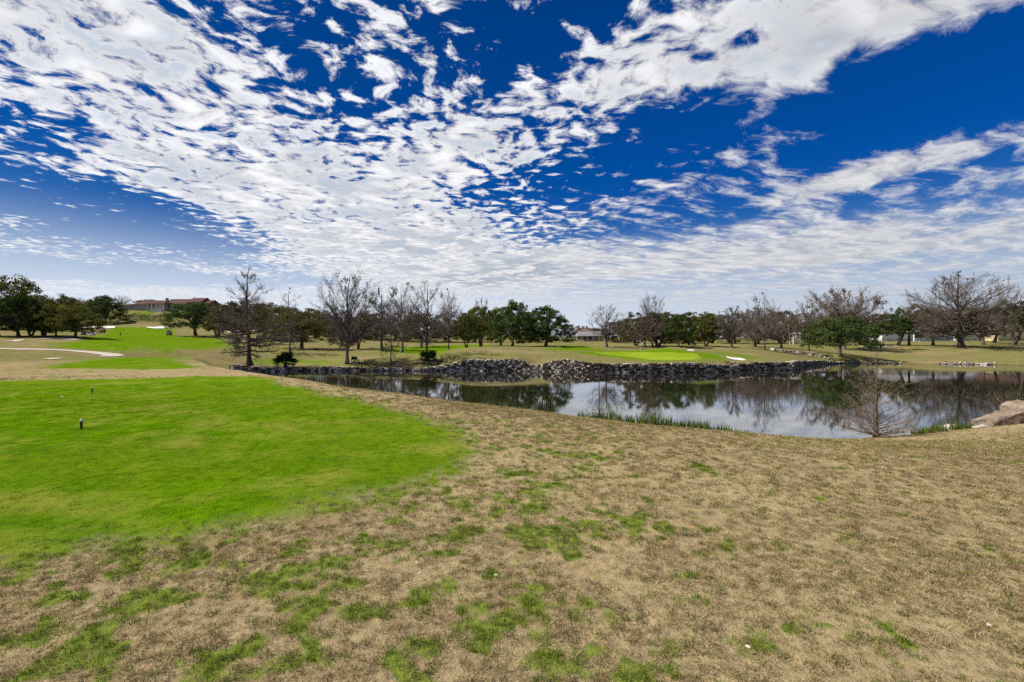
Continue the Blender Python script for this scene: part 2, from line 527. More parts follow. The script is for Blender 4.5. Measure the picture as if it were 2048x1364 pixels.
class MB:
    """Collects simple shapes into one mesh."""
    def __init__(self):
        self.v, self.f3, self.f4, self.n = [], [], [], 0

    def add(self, v, f):
        v = np.asarray(v, float).reshape(-1, 3)
        f = np.asarray(f, int)
        (self.f3 if f.shape[1] == 3 else self.f4).append(f + self.n)
        self.v.append(v)
        self.n += len(v)
        return self

    def box(self, x0, x1, y0, y1, z0, z1):
        v = [(x0, y0, z0), (x1, y0, z0), (x1, y1, z0), (x0, y1, z0), (x0, y0, z1), (x1, y0, z1), (x1, y1, z1), (x0, y1, z1)]
        return self.add(v, [(0, 3, 2, 1), (4, 5, 6, 7), (0, 1, 5, 4), (1, 2, 6, 5), (2, 3, 7, 6), (3, 0, 4, 7)])

    def tube(self, pts, rad, n=6, cap=True):
        v, f = tubes(np.asarray(pts, float)[None], np.asarray(rad, float)[None], n)
        self.add(v, f)
        return self

    def prism(self, outline, axis_a, axis_b, axis_c, lo, hi):
        """Extrude a 2-D outline (in axes a, b) along axis c."""
        o = np.asarray(outline, float)
        n = len(o)
        v = np.zeros((2 * n, 3))
        v[:n, axis_a] = v[n:, axis_a] = o[:, 0]
        v[:n, axis_b] = v[n:, axis_b] = o[:, 1]
        v[:n, axis_c], v[n:, axis_c] = lo, hi
        self.add(v, [(i, (i + 1) % n, n + (i + 1) % n, n + i) for i in range(n)])
        base = self.n - 2 * n
        for i in range(1, n - 1):
            self.f3.append(np.array([[base, base + i + 1, base + i], [base + n, base + n + i, base + n + i + 1]]))
        return self

    def mesh(self, name, mat, smooth=False):
        faces = []
        if self.f3:
            faces.append(np.concatenate(self.f3))
        if self.f4:
            faces.append(np.concatenate(self.f4))
        me = mk_mesh(name, np.concatenate(self.v), faces, (mat,), smooth)
        bm = bmesh.new()
        bm.from_mesh(me)
        bmesh.ops.recalc_face_normals(bm, faces=bm.faces)
        bm.to_mesh(me)
        bm.free()
        return me

    def build(self, name, mat, parent=None, smooth=False, loc=None, rot=None):
        return obj(name, self.mesh(name, mat, smooth), parent, loc, rot)


def tubes(P, Rd, n=3):
    """Batch of tapered tubes. P (B,K,3), Rd (B,K) -> verts, quads."""
    B, K, _ = P.shape
    T = np.gradient(P, axis=1) if K > 2 else np.repeat((P[:, 1:] - P[:, :1]), 2, axis=1)
    T = T / (np.linalg.norm(T, axis=2, keepdims=True) + 1e-9)
    main = P[:, -1] - P[:, 0]
    main = main / (np.linalg.norm(main, axis=1, keepdims=True) + 1e-9)
    ref = np.where(np.abs(main[:, 2:3]) < 0.85, np.array([[0, 0, 1.0]]), np.array([[1.0, 0, 0]]))
    U = np.cross(T, ref[:, None, :])
    U = U / (np.linalg.norm(U, axis=2, keepdims=True) + 1e-9)
    V = np.cross(T, U)
    a = np.arange(n) * 2 * math.pi / n
    ring = U[:, :, None, :] * np.cos(a)[None, None, :, None] + V[:, :, None, :] * np.sin(a)[None, None, :, None]
    verts = P[:, :, None, :] + ring * Rd[:, :, None, None]
    idx = np.arange(B * K * n).reshape(B, K, n)
    q = np.stack([idx[:, :-1], np.roll(idx[:, :-1], -1, 2), np.roll(idx[:, 1:], -1, 2), idx[:, 1:]], -1)
    return verts.reshape(-1, 3), q.reshape(-1, 4)


# ------------------------------------------------------------------ materials
def simple_mat(name, col, rough=0.7, var=0.0, scale=3.0, spec=0.3, metal=0.0, bump=0.0, bscale=20.0, col2=None):
    m = bpy.data.materials.new(name)
    m.use_nodes = True
    N = NT(m.node_tree)
    pos = N.n('ShaderNodeTexCoord').outputs['Object']
    out = N.n('ShaderNodeOutputMaterial')
    b = N.n('ShaderNodeBsdfPrincipled', ins={'Roughness': rough, 'Metallic': metal, 'Specular IOR Level': spec})
    nz = N.noise(pos, scale, 5.0, 0.6)
    c2 = col2 if col2 is not None else tuple(c * (1 - var) for c in col)
    c = N.mix(N.step(nz, 0.35, 0.65), col, c2)
    N.link(c, b.inputs['Base Color'])
    if bump:
        bp = N.n('ShaderNodeBump', ins={'Strength': bump, 'Distance': 0.02, 'Height': N.noise(pos, bscale, 4.0, 0.6)})
        N.link(bp.outputs[0], b.inputs['Normal'])
    N.link(b.outputs[0], out.inputs['Surface'])
    return m


def ground_material():
    m = bpy.data.materials.new('turf_ground')
    m.use_nodes = True
    N = NT(m.node_tree)
    pos = N.n('ShaderNodeNewGeometry').outputs['Position']
    at = lambda s: N.n('ShaderNodeAttribute', attribute_name=s).outputs['Fac']
    n_big = N.noise(pos, 0.22, 4.0, 0.55)
    n_mid = N.noise(pos, 1.6, 5.0, 0.6)
    n_fin = N.noise(pos, 14.0, 5.0, 0.65)
    n_gra = N.noise(pos, 70.0, 4.0, 0.7)
    # dormant straw
    straw = N.mix(N.step(n_fin, 0.33, 0.66), (0.100, 0.072, 0.035), (0.39, 0.295, 0.152))
    straw = N.mix(N.step(n_gra, 0.42, 0.62, 0.0, 0.55), straw, (0.51, 0.405, 0.225))
    straw = N.mix(N.math('MULTIPLY', N.step(n_mid, 0.45, 0.70), 0.55), straw, (0.27, 0.185, 0.105))
    straw = N.mix(N.step(n_big, 0.42, 0.66, 0.0, 0.35), straw, (0.45, 0.36, 0.19))
    # fresh green in the rough
    weed = N.mix(N.step(n_fin, 0.35, 0.65), (0.080, 0.120, 0.012), (0.185, 0.245, 0.030))
    lush = at('lush')
    lf = N.math('ADD', lush, N.math('MULTIPLY', N.math('SUBTRACT', n_fin, 0.5), 0.9))
    olive = N.mix(N.step(n_mid, 0.3, 0.7), (0.135, 0.120, 0.046), (0.200, 0.200, 0.060))
    dist = N.n('ShaderNodeVectorMath', operation='LENGTH', ins={0: pos}).outputs['Value']
    beyond = N.step(dist, 30.0, 62.0)
    weed = N.mix(beyond, weed, olive)
    straw = N.mix(N.math('MULTIPLY', beyond, 0.42), straw, (0.190, 0.135, 0.072))
    rough = N.mix(N.math('MULTIPLY', N.step(lf, 0.30, 0.75), 0.9), straw, weed)
    # bare clay spots
    clay = N.step(N.noise(pos, 0.9, 3.0, 0.5), 0.70, 0.78, 0.0, 0.5)
    rough = N.mix(clay, rough, (0.38, 0.26, 0.165))
    # mown turf
    mow = N.mix(N.step(n_mid, 0.30, 0.70), (0.050, 0.140, 0.001), (0.108, 0.200, 0.002))
    mow = N.mix(N.math('MULTIPLY', N.step(n_fin, 0.42, 0.72), 0.45), mow, (0.175, 0.255, 0.005))
    mow = N.mix(N.math('MULTIPLY', N.step(n_gra, 0.50, 0.72), 0.40), mow, (0.055, 0.140, 0.003))
    mow = N.mix(N.step(n_big, 0.40, 0.64, 0.0, 0.5), mow, (0.125, 0.175, 0.010))
    n_mow = N.noise(pos, 0.8, 5.0, 0.65)
    mow = N.mix(N.step(n_mow, 0.47, 0.72, 0.0, 0.62), mow, (0.225, 0.220, 0.040))
    g = at('mown')
    ge = N.math('ADD', g, N.math('MULTIPLY', N.math('SUBTRACT', n_mid, 0.5), 0.9))
    ge = N.math('ADD', ge, N.math('MULTIPLY', N.math('SUBTRACT', n_fin, 0.5), 0.7))
    col = N.mix(N.step(ge, -0.42, 0.40), rough, mow)
    # putting green
    pgc = N.mix(N.step(n_big, 0.35, 0.65), (0.175, 0.265, 0.012), (0.245, 0.310, 0.025))
    col = N.mix(N.step(at('putt'), -0.3, 0.3), col, pgc)
    # mud under water and at the waterline
    z = N.n('ShaderNodeSeparateXYZ', ins={'Vector': pos}).outputs['Z']
    col = N.mix(N.step(z, -0.05, 0.14, 1.0, 0.0), col, (0.045, 0.038, 0.022))
    b = N.n('ShaderNodeBsdfPrincipled', ins={'Roughness': 0.9, 'Specular IOR Level': 0.0, 'Base Color': col})
    hgt = N.math('ADD', N.math('MULTIPLY', n_fin, 0.6), N.math('MULTIPLY', n_gra, 0.4))
    bp = N.n('ShaderNodeBump', ins={'Strength': N.step(g, -0.2, 0.2, 0.85, 0.45), 'Distance': 0.05, 'Height': hgt})
    N.link(bp.outputs[0], b.inputs['Normal'])
    out = N.n('ShaderNodeOutputMaterial')
    N.link(b.outputs[0], out.inputs['Surface'])
    return m


def make_ground():
    # rings get wider with distance; sectors are finer towards the course
    r = [0.35]
    while r[-1] < 6000:
        rr = r[-1]
        if rr < 55:
            s = 0.0150
        elif rr < 110:
            s = 0.0085
        elif rr < 320:
            s = 0.0150
        else:
            s = 0.06
        r.append(rr * (1 + s))
    r = np.array(r)
    az = np.concatenate([np.linspace(R(-58), R(58), 560, endpoint=False), np.linspace(R(58), R(302), 120, endpoint=False)])
    rr, aa = np.meshgrid(r, az, indexing='ij')
    x, y = rr * np.sin(aa), rr * np.cos(aa)
    x = np.concatenate([x.ravel(), [0.0]])
    y = np.concatenate([y.ravel(), [0.0]])
    z = height(x, y)
    nR, nA = len(r), len(az)
    idx = np.arange(nR * nA).reshape(nR, nA)
    nxt = np.roll(idx, -1, 1)
    q = np.stack([idx[:-1], idx[1:], nxt[1:], nxt[:-1]], -1).reshape(-1, 4)[:, ::-1]
    tri = np.stack([np.full(nA, nR * nA), idx[0], nxt[0]], -1)[:, ::-1]
    mown = np.full(x.shape, -50.0)
    far = sstep(np.hypot(x, y), 25, 60)
    for poly in (TEE, TEE2, FAIRWAY, GREEN, COLLAR, APPROACH, LAWN_A, LAWN_B, LAWN_C, LAWN_D):
        mown = np.maximum(mown, -poly_sd(poly, x, y))
    wob = (fbm(x / 5, y / 5, 41, 3) - 0.5)
    mown = np.where(far > 0, mown * (1 - far * .80) + wob * 1.1 * far, mown + (fbm(x / 1.5, y / 1.5, 42, 4, .6) - .5) * 0.9)
    putt = -poly_sd(GREEN, x, y)
    me = mk_mesh('ground', np.stack([x, y, z], -1), [q, tri], (ground_material(),), True,
                 {'mown': mown, 'putt': putt, 'lush': lush_field(x, y)})
    o = tag(obj('ground', me), 'dormant straw and green turf of the golf course', 'ground', kind='structure')
    bvh = BVHTree.FromPolygons([tuple(v) for v in np.stack([x, y, z], -1)], [tuple(int(k) for k in f) for f in np.concatenate([np.concatenate([tri, tri[:, :1]], 1), q])])
    return o, bvh


GROUND, BVH = make_ground()


def gz(x, y):
    hit = BVH.ray_cast(Vector((x, y, 500)), Vector((0, 0, -1)))
    return hit[0].z if hit[0] is not None else 0.0


# ------------------------------------------------------------------ water
def make_water():
    m = bpy.data.materials.new('pond_water')
    m.use_nodes = True
    N = NT(m.node_tree)
    pos = N.n('ShaderNodeNewGeometry').outputs['Position']
    mp = N.n('ShaderNodeMapping', ins={'Vector': pos})
    mp.inputs['Scale'].default_value = (0.55, 1.6, 1)
    w1 = N.noise(mp.outputs[0], 1.1, 3.0, 0.5)
    w2 = N.noise(mp.outputs[0], 6.0, 2.0, 0.5)
    calm = N.step(N.noise(pos, 0.06, 2.0, 0.5), 0.40, 0.66, 0.25, 1.0)
    hgt = N.math('ADD', w1, N.math('MULTIPLY', w2, 0.22))
    bp = N.n('ShaderNodeBump', ins={'Strength': N.math('MULTIPLY', calm, 0.07), 'Distance': 0.06, 'Height': hgt})
    body = N.n('ShaderNodeBsdfDiffuse', ins={'Color': (0.022, 0.022, 0.010, 1)})
    gl = N.n('ShaderNodeBsdfGlossy', ins={'Color': (0.96, 0.97, 1.0, 1), 'Roughness': 0.02, 'Normal': bp.outputs[0]})
    fr = N.n('ShaderNodeFresnel', ins={'IOR': 1.6, 'Normal': bp.outputs[0]})
    mx = N.n('ShaderNodeMixShader', ins={0: N.math('MULTIPLY_ADD', fr.outputs[0], 0.55, 0.42, clamp=True), 1: body.outputs[0], 2: gl.outputs[0]})
    out = N.n('ShaderNodeOutputMaterial')
    N.link(mx.outputs[0], out.inputs['Surface'])
    pts = POND[:, :2]
    n = len(pts)
    outp = []
    for i in range(n):
        a, c = pts[i - 1], pts[(i + 1) % n]
        t = (c - a) / np.hypot(*(c - a))
        outp.append(pts[i] + np.array([t[1], -t[0]]) * 0.55)
    bm = bmesh.new()
    f = bm.faces.new([bm.verts.new((p[0], p[1], 0.0)) for p in outp])
    f.normal_update()
    if f.normal.z < 0:
        f.normal_flip()
    bmesh.ops.triangulate(bm, faces=bm.faces)
    me = bpy.data.meshes.new('pond_water')
    bm.to_mesh(me)
    bm.free()
    me.materials.append(m)
    tag(obj('pond_water', me), 'dark still pond mirroring the trees and sky', 'water', kind='structure')


make_water()
# ------------------------------------------------------------------ foliage and bark materials
def leaf_mat(name, dark, light, trans=0.3, objvar=0.35):
    m = bpy.data.materials.new(name)
    m.use_nodes = True
    N = NT(m.node_tree)
    v = N.n('ShaderNodeAttribute', attribute_name='v').outputs['Fac']
    rnd = N.n('ShaderNodeObjectInfo').outputs['Random']
    c = N.mix(v, dark, light)
    br = N.math('MULTIPLY_ADD', rnd, objvar, 1.0 - objvar / 2)
    c = N.n('ShaderNodeVectorMath', operation='SCALE', ins={0: c, 'Scale': br}).outputs[0]
    df = N.n('ShaderNodeBsdfDiffuse', ins={'Color': c})
    tr = N.n('ShaderNodeBsdfTranslucent', ins={'Color': c})
    mx = N.n('ShaderNodeMixShader', ins={0: trans, 1: df.outputs[0], 2: tr.outputs[0]})
    out = N.n('ShaderNodeOutputMaterial')
    N.link(mx.outputs[0], out.inputs['Surface'])
    return m


M_OAK = leaf_mat('live_oak_leaves', (0.058, 0.064, 0.015), (0.185, 0.188, 0.048))
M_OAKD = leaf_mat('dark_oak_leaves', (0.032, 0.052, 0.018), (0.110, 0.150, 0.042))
M_OAKB = leaf_mat('browning_oak_leaves', (0.062, 0.055, 0.025), (0.165, 0.148, 0.068))
M_TWIG = leaf_mat('twigs_brown', (0.105, 0.082, 0.068), (0.26, 0.21, 0.172), 0.1, 0.3)
M_TWIGR = leaf_mat('twigs_russet', (0.140, 0.104, 0.080), (0.29, 0.215, 0.165), 0.1, 0.3)
M_TWIGP = leaf_mat('sapling_twigs', (0.20, 0.145, 0.105), (0.44, 0.33, 0.25), 0.05, 0.1)
M_BARK = simple_mat('bark', (0.120, 0.096, 0.078), 0.9, 0.45, 4.0, 0.1, bump=0.6, bscale=9)
M_BARKG = simple_mat('bark_grey', (0.215, 0.180, 0.155), 0.9, 0.5, 4.0, 0.1, bump=0.6, bscale=9)
M_BARKP = simple_mat('sapling_bark', (0.20, 0.145, 0.108), 0.85, 0.45, 9.0, 0.1, bump=0.5, bscale=30)


def unit(v):
    return v / (np.linalg.norm(v, axis=-1, keepdims=True) + 1e-9)


def bez(A, D, L, up, K):
    """Curved limb: starts along D, bends by `up` along z. A (B,3) D (B,3) L (B) -> (B,K,3)"""
    t = np.linspace(0, 1, K)[None, :, None]
    P = A[:, None, :] + D[:, None, :] * L[:, None, None] * t
    P = P + np.array([0, 0, 1.0]) * (up[:, None, None] * L[:, None, None] * t ** 2)
    return P


def sample_on(P, t):
    """Points at parameter t (B,M) on polylines P (B,K,3) -> (B,M,3) and tangent"""
    B, K, _ = P.shape
    f = t * (K - 1)
    i = np.clip(np.floor(f).astype(int), 0, K - 2)
    w = (f - i)[..., None]
    b = np.arange(B)[:, None]
    a, c = P[b, i], P[b, i + 1]
    return a * (1 - w) + c * w, unit(c - a)


def tri_twigs(A, Bp, w, rng):
    """Thin tapered slivers from A to Bp."""
    d = unit(Bp - A)
    s = unit(np.cross(d, unit(rng.normal(size=A.shape))))
    v = np.stack([A - s * w[:, None], A + s * w[:, None], Bp], 1).reshape(-1, 3)
    f = np.arange(len(v)).reshape(-1, 3)
    return v, f


def leaf_quads(Cn, size, rng, flat=0.0, up=None):
    """Pointed leaf-sized faces at Cn."""
    n = len(Cn)
    nrm = unit(rng.normal(size=(n, 3)) + (0 if up is None else up) * flat)
    a = unit(np.cross(nrm, unit(rng.normal(size=(n, 3)))))
    b = np.cross(nrm, a)
    s = size * rng.uniform(0.6, 1.35, n)
    l, w = s[:, None] * a, (s * rng.uniform(0.45, 0.8, n))[:, None] * b
    v = np.stack([Cn - l, Cn - w * .9 + l * .1, Cn + l, Cn + w * .9 - l * .1], 1).reshape(-1, 3)
    f = np.arange(len(v)).reshape(-1, 4)
    return v, f


ENV = {
    # crown outline: (height fraction, radius fraction)
    'cypress': [(0.06, .55), (.16, .92), (.30, 1.0), (.45, .88), (.60, .72), (.75, .55), (.88, .34), (1.0, .06)],
    'round': [(.14, .22), (.25, .62), (.40, .92), (.58, 1.0), (.75, .88), (.88, .62), (.96, .36), (1.0, .12)],
    'dome': [(.18, .30), (.35, .75), (.52, .98), (.66, 1.0), (.80, .84), (.90, .62), (.97, .36), (1.0, .1)],
    'spread': [(.10, .50), (.20, .80), (.34, .86), (.50, .96), (.62, 1.0), (.74, .88), (.86, .62), (.95, .34), (1.0, .1)],
    'cone': [(.03, .58), (.10, .88), (.22, 1.0), (.36, .92), (.50, .74), (.65, .52), (.80, .33), (.92, .18), (1.0, .04)],
}


def bare_tree(seed, H, W, env, n1=34, n2=9, n3=8, n4=4, trunk_r=0.28, inc=(5, 55), f0=0.1, curve=0.25, leafy=0.0, stem_top=1.0, fork=False,
              leaf_size=0.10, twig=1.0, jit=0.18, limb=.55):
    """Leafless tree. Returns (trunk verts/quads, crown pieces)."""
    rng = np.random.default_rng(seed)
    ez, er = np.array(ENV[env]).T
    Rmax = W / 2
    K = 14
    tz = np.linspace(0, 1, K)
    wob = np.cumsum(rng.normal(0, 1, (K, 2)), 0) * 0.012 * H * jit / .18
    wob -= wob[0]
    tp = np.stack([wob[:, 0] * .5, wob[:, 1] * .5, tz * H * stem_top], 1)
    tr = trunk_r * ((1 - tz) ** 0.85 * 0.97 + 0.03) + trunk_r * 0.85 * np.exp(-tz * H / (trunk_r * 1.7))
    tv, tf = tubes(tp[None], tr[None], 9)
    V, Q = [tv], [tf]
    nv = len(tv)
    # limbs: tips spread over the crown outline, feet lower down on the stem
    zlo = ez[0] + .03
    ngrid = 200
    zg = np.linspace(zlo, .985, ngrid)
    wt = np.interp(zg, ez, er) + (.8 if env == 'cone' else .25)
    cw = np.cumsum(wt) / wt.sum()
    ztip = np.interp((np.arange(n1) + rng.uniform(.1, .9, n1)) / n1, cw, zg)
    az = np.arange(n1) * 2.39996 + rng.normal(0, .35, n1)
    rt = Rmax * np.interp(ztip, ez, er) * np.where(rng.uniform(0, 1, n1) < .22, rng.uniform(.35, .7, n1), rng.uniform(.84, 1.05, n1))
    a = R(inc[0]) + (R(inc[1]) - R(inc[0])) * ztip + rng.normal(0, .08, n1)
    zs = np.clip(ztip * H - rt * np.tan(np.clip(a, -1, 1.25)), f0 * H * rng.uniform(.9, 1.25, n1), .95 * H * stem_top)
    s = np.clip(zs / (H * stem_top), 0, .97)
    A, _ = sample_on(tp[None], s[None])
    A = A[0]
    tip = np.stack([np.cos(az) * rt, np.sin(az) * rt, ztip * H], 1)
    L = np.linalg.norm(tip - A, axis=1)
    up = curve * rng.uniform(.6, 1.3, n1)
    Dv = (tip - A) / L[:, None] - np.array([0, 0, 1.0]) * up[:, None]
    P1 = bez(A, Dv, L, up, 7)
    P1 += rng.normal(0, 0.018, P1.shape) * L[:, None, None] * np.linspace(0, 1, 7)[None, :, None]
    r1 = np.interp(s, tz, tr) * limb * np.clip(L / (0.8 * Rmax), .35, 1.0)
    r1 = np.minimum(r1, 0.036 * L + 0.01)
    R1 = r1[:, None] * np.linspace(1, .22, 7)[None]
    v, f = tubes(P1, R1, 5)
    V.append(v); Q.append(f + nv); nv += len(v)
    trunk = (np.concatenate(V), np.concatenate(Q))
    # secondary branches
    CV, CQ, CT, n_c = [], [], [], 0
    t2 = rng.uniform(.18, .98, (n1, n2))
    A2, T2 = sample_on(P1, t2)
    sc = (L[:, None] * rng.uniform(.22, .48, (n1, n2)) * (1.05 - .55 * t2))
    side = unit(rng.normal(size=A2.shape))
    D2 = unit(T2 * .75 + side * .75 + np.array([0, 0, .22]))
    A2, D2, L2 = A2.reshape(-1, 3), D2.reshape(-1, 3), sc.ravel()
    u2 = np.full(len(L2), curve * .5)
    P2 = bez(A2, D2, L2, u2, 4)
    R2 = np.maximum((np.repeat(r1, n2) * .42)[:, None] * np.linspace(1, .3, 4)[None], 0.006 * twig)
    v, f = tubes(P2, R2, 3)
    CV.append(v); CQ.append(f + n_c); n_c += len(v)
    # twigs
    t3 = rng.uniform(.15, 1.0, (len(L2), n3))
    A3, T3 = sample_on(P2, t3)
    D3 = unit(T3 * .8 + unit(rng.normal(size=A3.shape)) * .7 + np.array([0, 0, .18]))
    L3 = (L2[:, None] * rng.uniform(.25, .55, t3.shape)).ravel()
    A3, D3 = A3.reshape(-1, 3), D3.reshape(-1, 3)
    P3 = bez(A3, D3, L3, np.full(len(L3), .12), 2)
    v, f = tubes(P3, np.repeat(np.array([[.0085, .004]]) * twig, len(L3), 0), 3)
    CV.append(v); CQ.append(f + n_c); n_c += len(v)
    ends = [P3[:, -1]]
    if n4:
        t4 = rng.uniform(.1, 1.0, (len(L3), n4))
        A4, T4 = sample_on(P3, t4)
        D4 = unit(T4 * .8 + unit(rng.normal(size=A4.shape)) * .8 + np.array([0, 0, .1]))
        L4 = (L3[:, None] * rng.uniform(.35, .8, t4.shape)).ravel()
        A4 = A4.reshape(-1, 3)
        B4 = A4 + D4.reshape(-1, 3) * L4[:, None]
        v, f = tri_twigs(A4, B4, np.full(len(A4), .007 * twig), rng)
        CV.append(v); CT.append(f + n_c); n_c += len(v)
        ends.append(B4)
    if leafy:
        E = np.concatenate(ends)
        zf = E[:, 2] / H
        rf = np.hypot(E[:, 0], E[:, 1]) / (Rmax * np.interp(zf, ez, er) + .01)
        clump = vnoise(E[:, 0] * .9 + 50, E[:, 2] * .9 + E[:, 1] * .7 + 50, seed)
        keep = rng.uniform(0, 1, len(E)) < leafy * sstep(np.maximum(rf, zf), .55, .95) * sstep(clump, .35, .7)
        E = E[keep]
        v, f = leaf_quads(E + rng.normal(0, .05, E.shape), leaf_size, rng)
        CV.append(v); CQ.append(f + n_c); n_c += len(v)
    return trunk, (np.concatenate(CV), CQ, CT)


def store_bare(name, mats, **kw):
    (tv, tf), (cv, cq, ct) = bare_tree(**kw)
    rng = np.random.default_rng(kw['seed'] + 999)
    trunk = mk_mesh(name + '_trunk', tv, tf, (mats[0],), True)
    faces = [np.concatenate(cq)]
    if ct:
        faces.append(np.concatenate(ct))
    # one shade value per small face group
    g = np.repeat(rng.uniform(0, 1, len(cv) // 3 + 1), 3)[:len(cv)]
    crown = mk_mesh(name + '_crown', cv, faces, (mats[1],), False, {'v': g})
    return dict(trunk=trunk, crown=crown, H=kw['H'], W=kw['W'])


def oak_tree(seed, H=9.0, W=15.0, leaves=11000, base=0.22, stems=1, lean=0.1, leaf=0.17, clusters=150, skirt=0.0, flat=1.0):
    """Evergreen live oak: short stem(s), spreading limbs, clumped leaf crown."""
    rng = np.random.default_rng(seed)
    Rm = W / 2
    V, Q, nv = [], [], 0
    # clump centres on and under a lumpy dome
    n = clusters
    az = rng.uniform(0, 2 * math.pi, n)
    q = rng.uniform(0, 1, n) ** .62                       # 0 centre .. 1 rim
    lump = 0.86 + 0.26 * fbm(np.cos(az) * 1.7 + seed, np.sin(az) * 1.7 + 5, seed, 3)
    rad = q * Rm * .90 * lump
    zt = base + (1 - base) * np.sqrt(np.clip(1 - (q * .97) ** 2.4, 0, 1)) * (0.80 + .22 * vnoise(np.cos(az) * q * 3 + 9, np.sin(az) * q * 3 + 3, seed + 4))
    depth = rng.uniform(0, 1, n) ** 1.5
    lowest = base + (0.02 + 0.10 * (1 - q)) - skirt * q
    zc = (zt * (1 - depth) + np.minimum(lowest, zt) * depth) * H
    Cc = np.stack([np.cos(az) * rad, np.sin(az) * rad, zc], 1)
    csz = rng.uniform(.075, .135, n) * W * .62
    # stems and limbs
    limbs_from = []
    for k in range(stems):
        th = 2 * math.pi * k / max(stems, 1) + rng.uniform(0, 1)
        spread = 0.0 if stems == 1 else 0.30
        top = np.array([math.cos(th) * Rm * spread + rng.normal(0, lean) * H * .2, math.sin(th) * Rm * spread + rng.normal(0, lean) * H * .2, H * (base + .22)])
        b0 = np.array([math.cos(th) * .16 * (stems > 1), math.sin(th) * .16 * (stems > 1), -0.15])
        K = 7
        t = np.linspace(0, 1, K)[:, None]
        pts = b0 * (1 - t) + top * t + np.array([rng.normal(0, .3), rng.normal(0, .3), 0]) * (t * (1 - t)) * 1.6
        r0 = (0.040 if stems == 1 else 0.029) * H
        rr = r0 * (1 - .45 * t[:, 0]) + r0 * .55 * np.exp(-t[:, 0] * 7)
        v, f = tubes(pts[None], rr[None], 8)
        V.append(v); Q.append(f + nv); nv += len(v)
        limbs_from.append((pts, r0))
    m = 26
    pick = rng.choice(n, m, replace=False)
    for j in pick:
        d = [np.hypot(*(p[-1][:2] - Cc[j][:2])) for p, _ in limbs_from]
        pts, r0 = limbs_from[int(np.argmin(d))]
        a = pts[rng.integers(3, 7)]
        e = Cc[j]
        t = np.linspace(0, 1, 6)[:, None]
        mid = (a + e) / 2 + np.array([0, 0, .10 * H * rng.uniform(-.2, 1)]) + rng.normal(0, .03 * H, 3)
        pl = a * (1 - t) ** 2 + 2 * mid * t * (1 - t) + e * t ** 2
        v, f = tubes(pl[None], (r0 * .42 * (1 - t[:, 0] * .75))[None], 5)
        V.append(v); Q.append(f + nv); nv += len(v)
    trunk = (np.concatenate(V), np.concatenate(Q))
    # leaves
    k = rng.integers(0, n, leaves)
    dirn = unit(rng.normal(size=(leaves, 3)))
    rr = rng.uniform(0, 1, leaves) ** .45
    Cn = Cc[k] + dirn * (csz[k] * rr)[:, None] * np.array([1, 1, .62 * flat])
    ok = Cn[:, 2] > H * base * .7
    Cn, k = Cn[ok], k[ok]
    v, f = leaf_quads(Cn, leaf, rng, 1.5, dirn[ok] + np.array([0, 0, .55]))
    cl = rng.uniform(0, 1, n)
    val = np.clip(.35 * cl[k][:len(Cn)] + rng.uniform(0, .65, len(Cn)), 0, 1)
    return trunk, (v, f, np.repeat(val, 4))


def store_oak(name, mats, **kw):
    (tv, tf), (cv, cf, val) = oak_tree(**kw)
    return dict(trunk=mk_mesh(name + '_trunk', tv, tf, (mats[0],), True), crown=mk_mesh(name + '_crown', cv, cf, (mats[1],), False, {'v': val}),
                H=kw.get('H', 9.0), W=kw.get('W', 15.0), oak=True)


def place_tree(kind, px, D, top_py, width_px, name, label, group=None, rz=None, cat='tree', dz=0.0, crown_mat=None):
    x = (px - 1024.0) / F * D
    z = gz(x, D) + dz
    H = CAMZ + (HZ - top_py) / F * D - z
    W = width_px / F * D * (1.12 if kind.get('oak') else 1.0)
    e = empty(name, (x, D, z), (abs(hash_f(px * 3.7 + D)) * 6.28 if rz is None else rz), (W / kind['W'], W / kind['W'], H / kind['H']))
    tag(e, label, cat, group)
    obj('trunk', kind['trunk'], e)
    c = obj('crown', kind['crown'], e)
    if crown_mat is not None:
        c.material_slots[0].link = 'OBJECT'
        c.material_slots[0].material = crown_mat
    return e


def hash_f(a):
    s = math.sin(a * 12.9898) * 43758.5453
    return s - math.floor(s)


G, BK = (M_BARKG, M_TWIG), (M_BARK, M_TWIG)
T = {}
T['cyp_a'] = store_bare('cypress_a', BK, seed=11, H=14.8, W=10.2, env='cypress', n1=52, n2=9, n3=8, n4=6, trunk_r=.30, inc=(-12, 52), f0=.10, curve=.16, leafy=.22, leaf_size=.085, twig=1.1)
T['cyp_b'] = store_bare('cypress_b', G, seed=12, H=12.2, W=7.0, env='cypress', n1=40, n2=7, n3=7, n4=5, trunk_r=.15, inc=(-2, 42), f0=.22, curve=.16, leafy=.05)
T['syc'] = store_bare('sycamore', G, seed=13, H=14.7, W=10.3, env='round', n1=46, n2=10, n3=9, n4=6, trunk_r=.24, inc=(34, 62), f0=.17, curve=.12, leafy=.20, leaf_size=.10, twig=1.1)
T['syc_b'] = store_bare('sycamore_b', G, seed=14, H=12.5, W=9.0, env='round', n1=34, n2=9, n3=9, n4=5, trunk_r=.19, inc=(34, 60), f0=.2, curve=.12, leafy=.20, leaf_size=.11)
T['cyp_c'] = store_bare('cypress_c', BK, seed=15, H=13.3, W=10.5, env='round', n1=36, n2=8, n3=8, n4=5, trunk_r=.24, inc=(4, 46), f0=.2, curve=.16, leafy=.06)
T['round'] = store_bare('round_bare', BK, seed=16, H=9.9, W=8.2, env='round', n1=34, n2=9, n3=8, n4=6, trunk_r=.19, inc=(22, 52), f0=.24, curve=.14)
T['dome'] = store_bare('dome_bare', (M_BARKG, M_TWIGR), seed=17, H=13.0, W=12.8, env='dome', n1=58, n2=12, n3=9, n4=5, trunk_r=.26, inc=(26, 48), f0=.34, curve=.06, leafy=.75, leaf_size=.13)
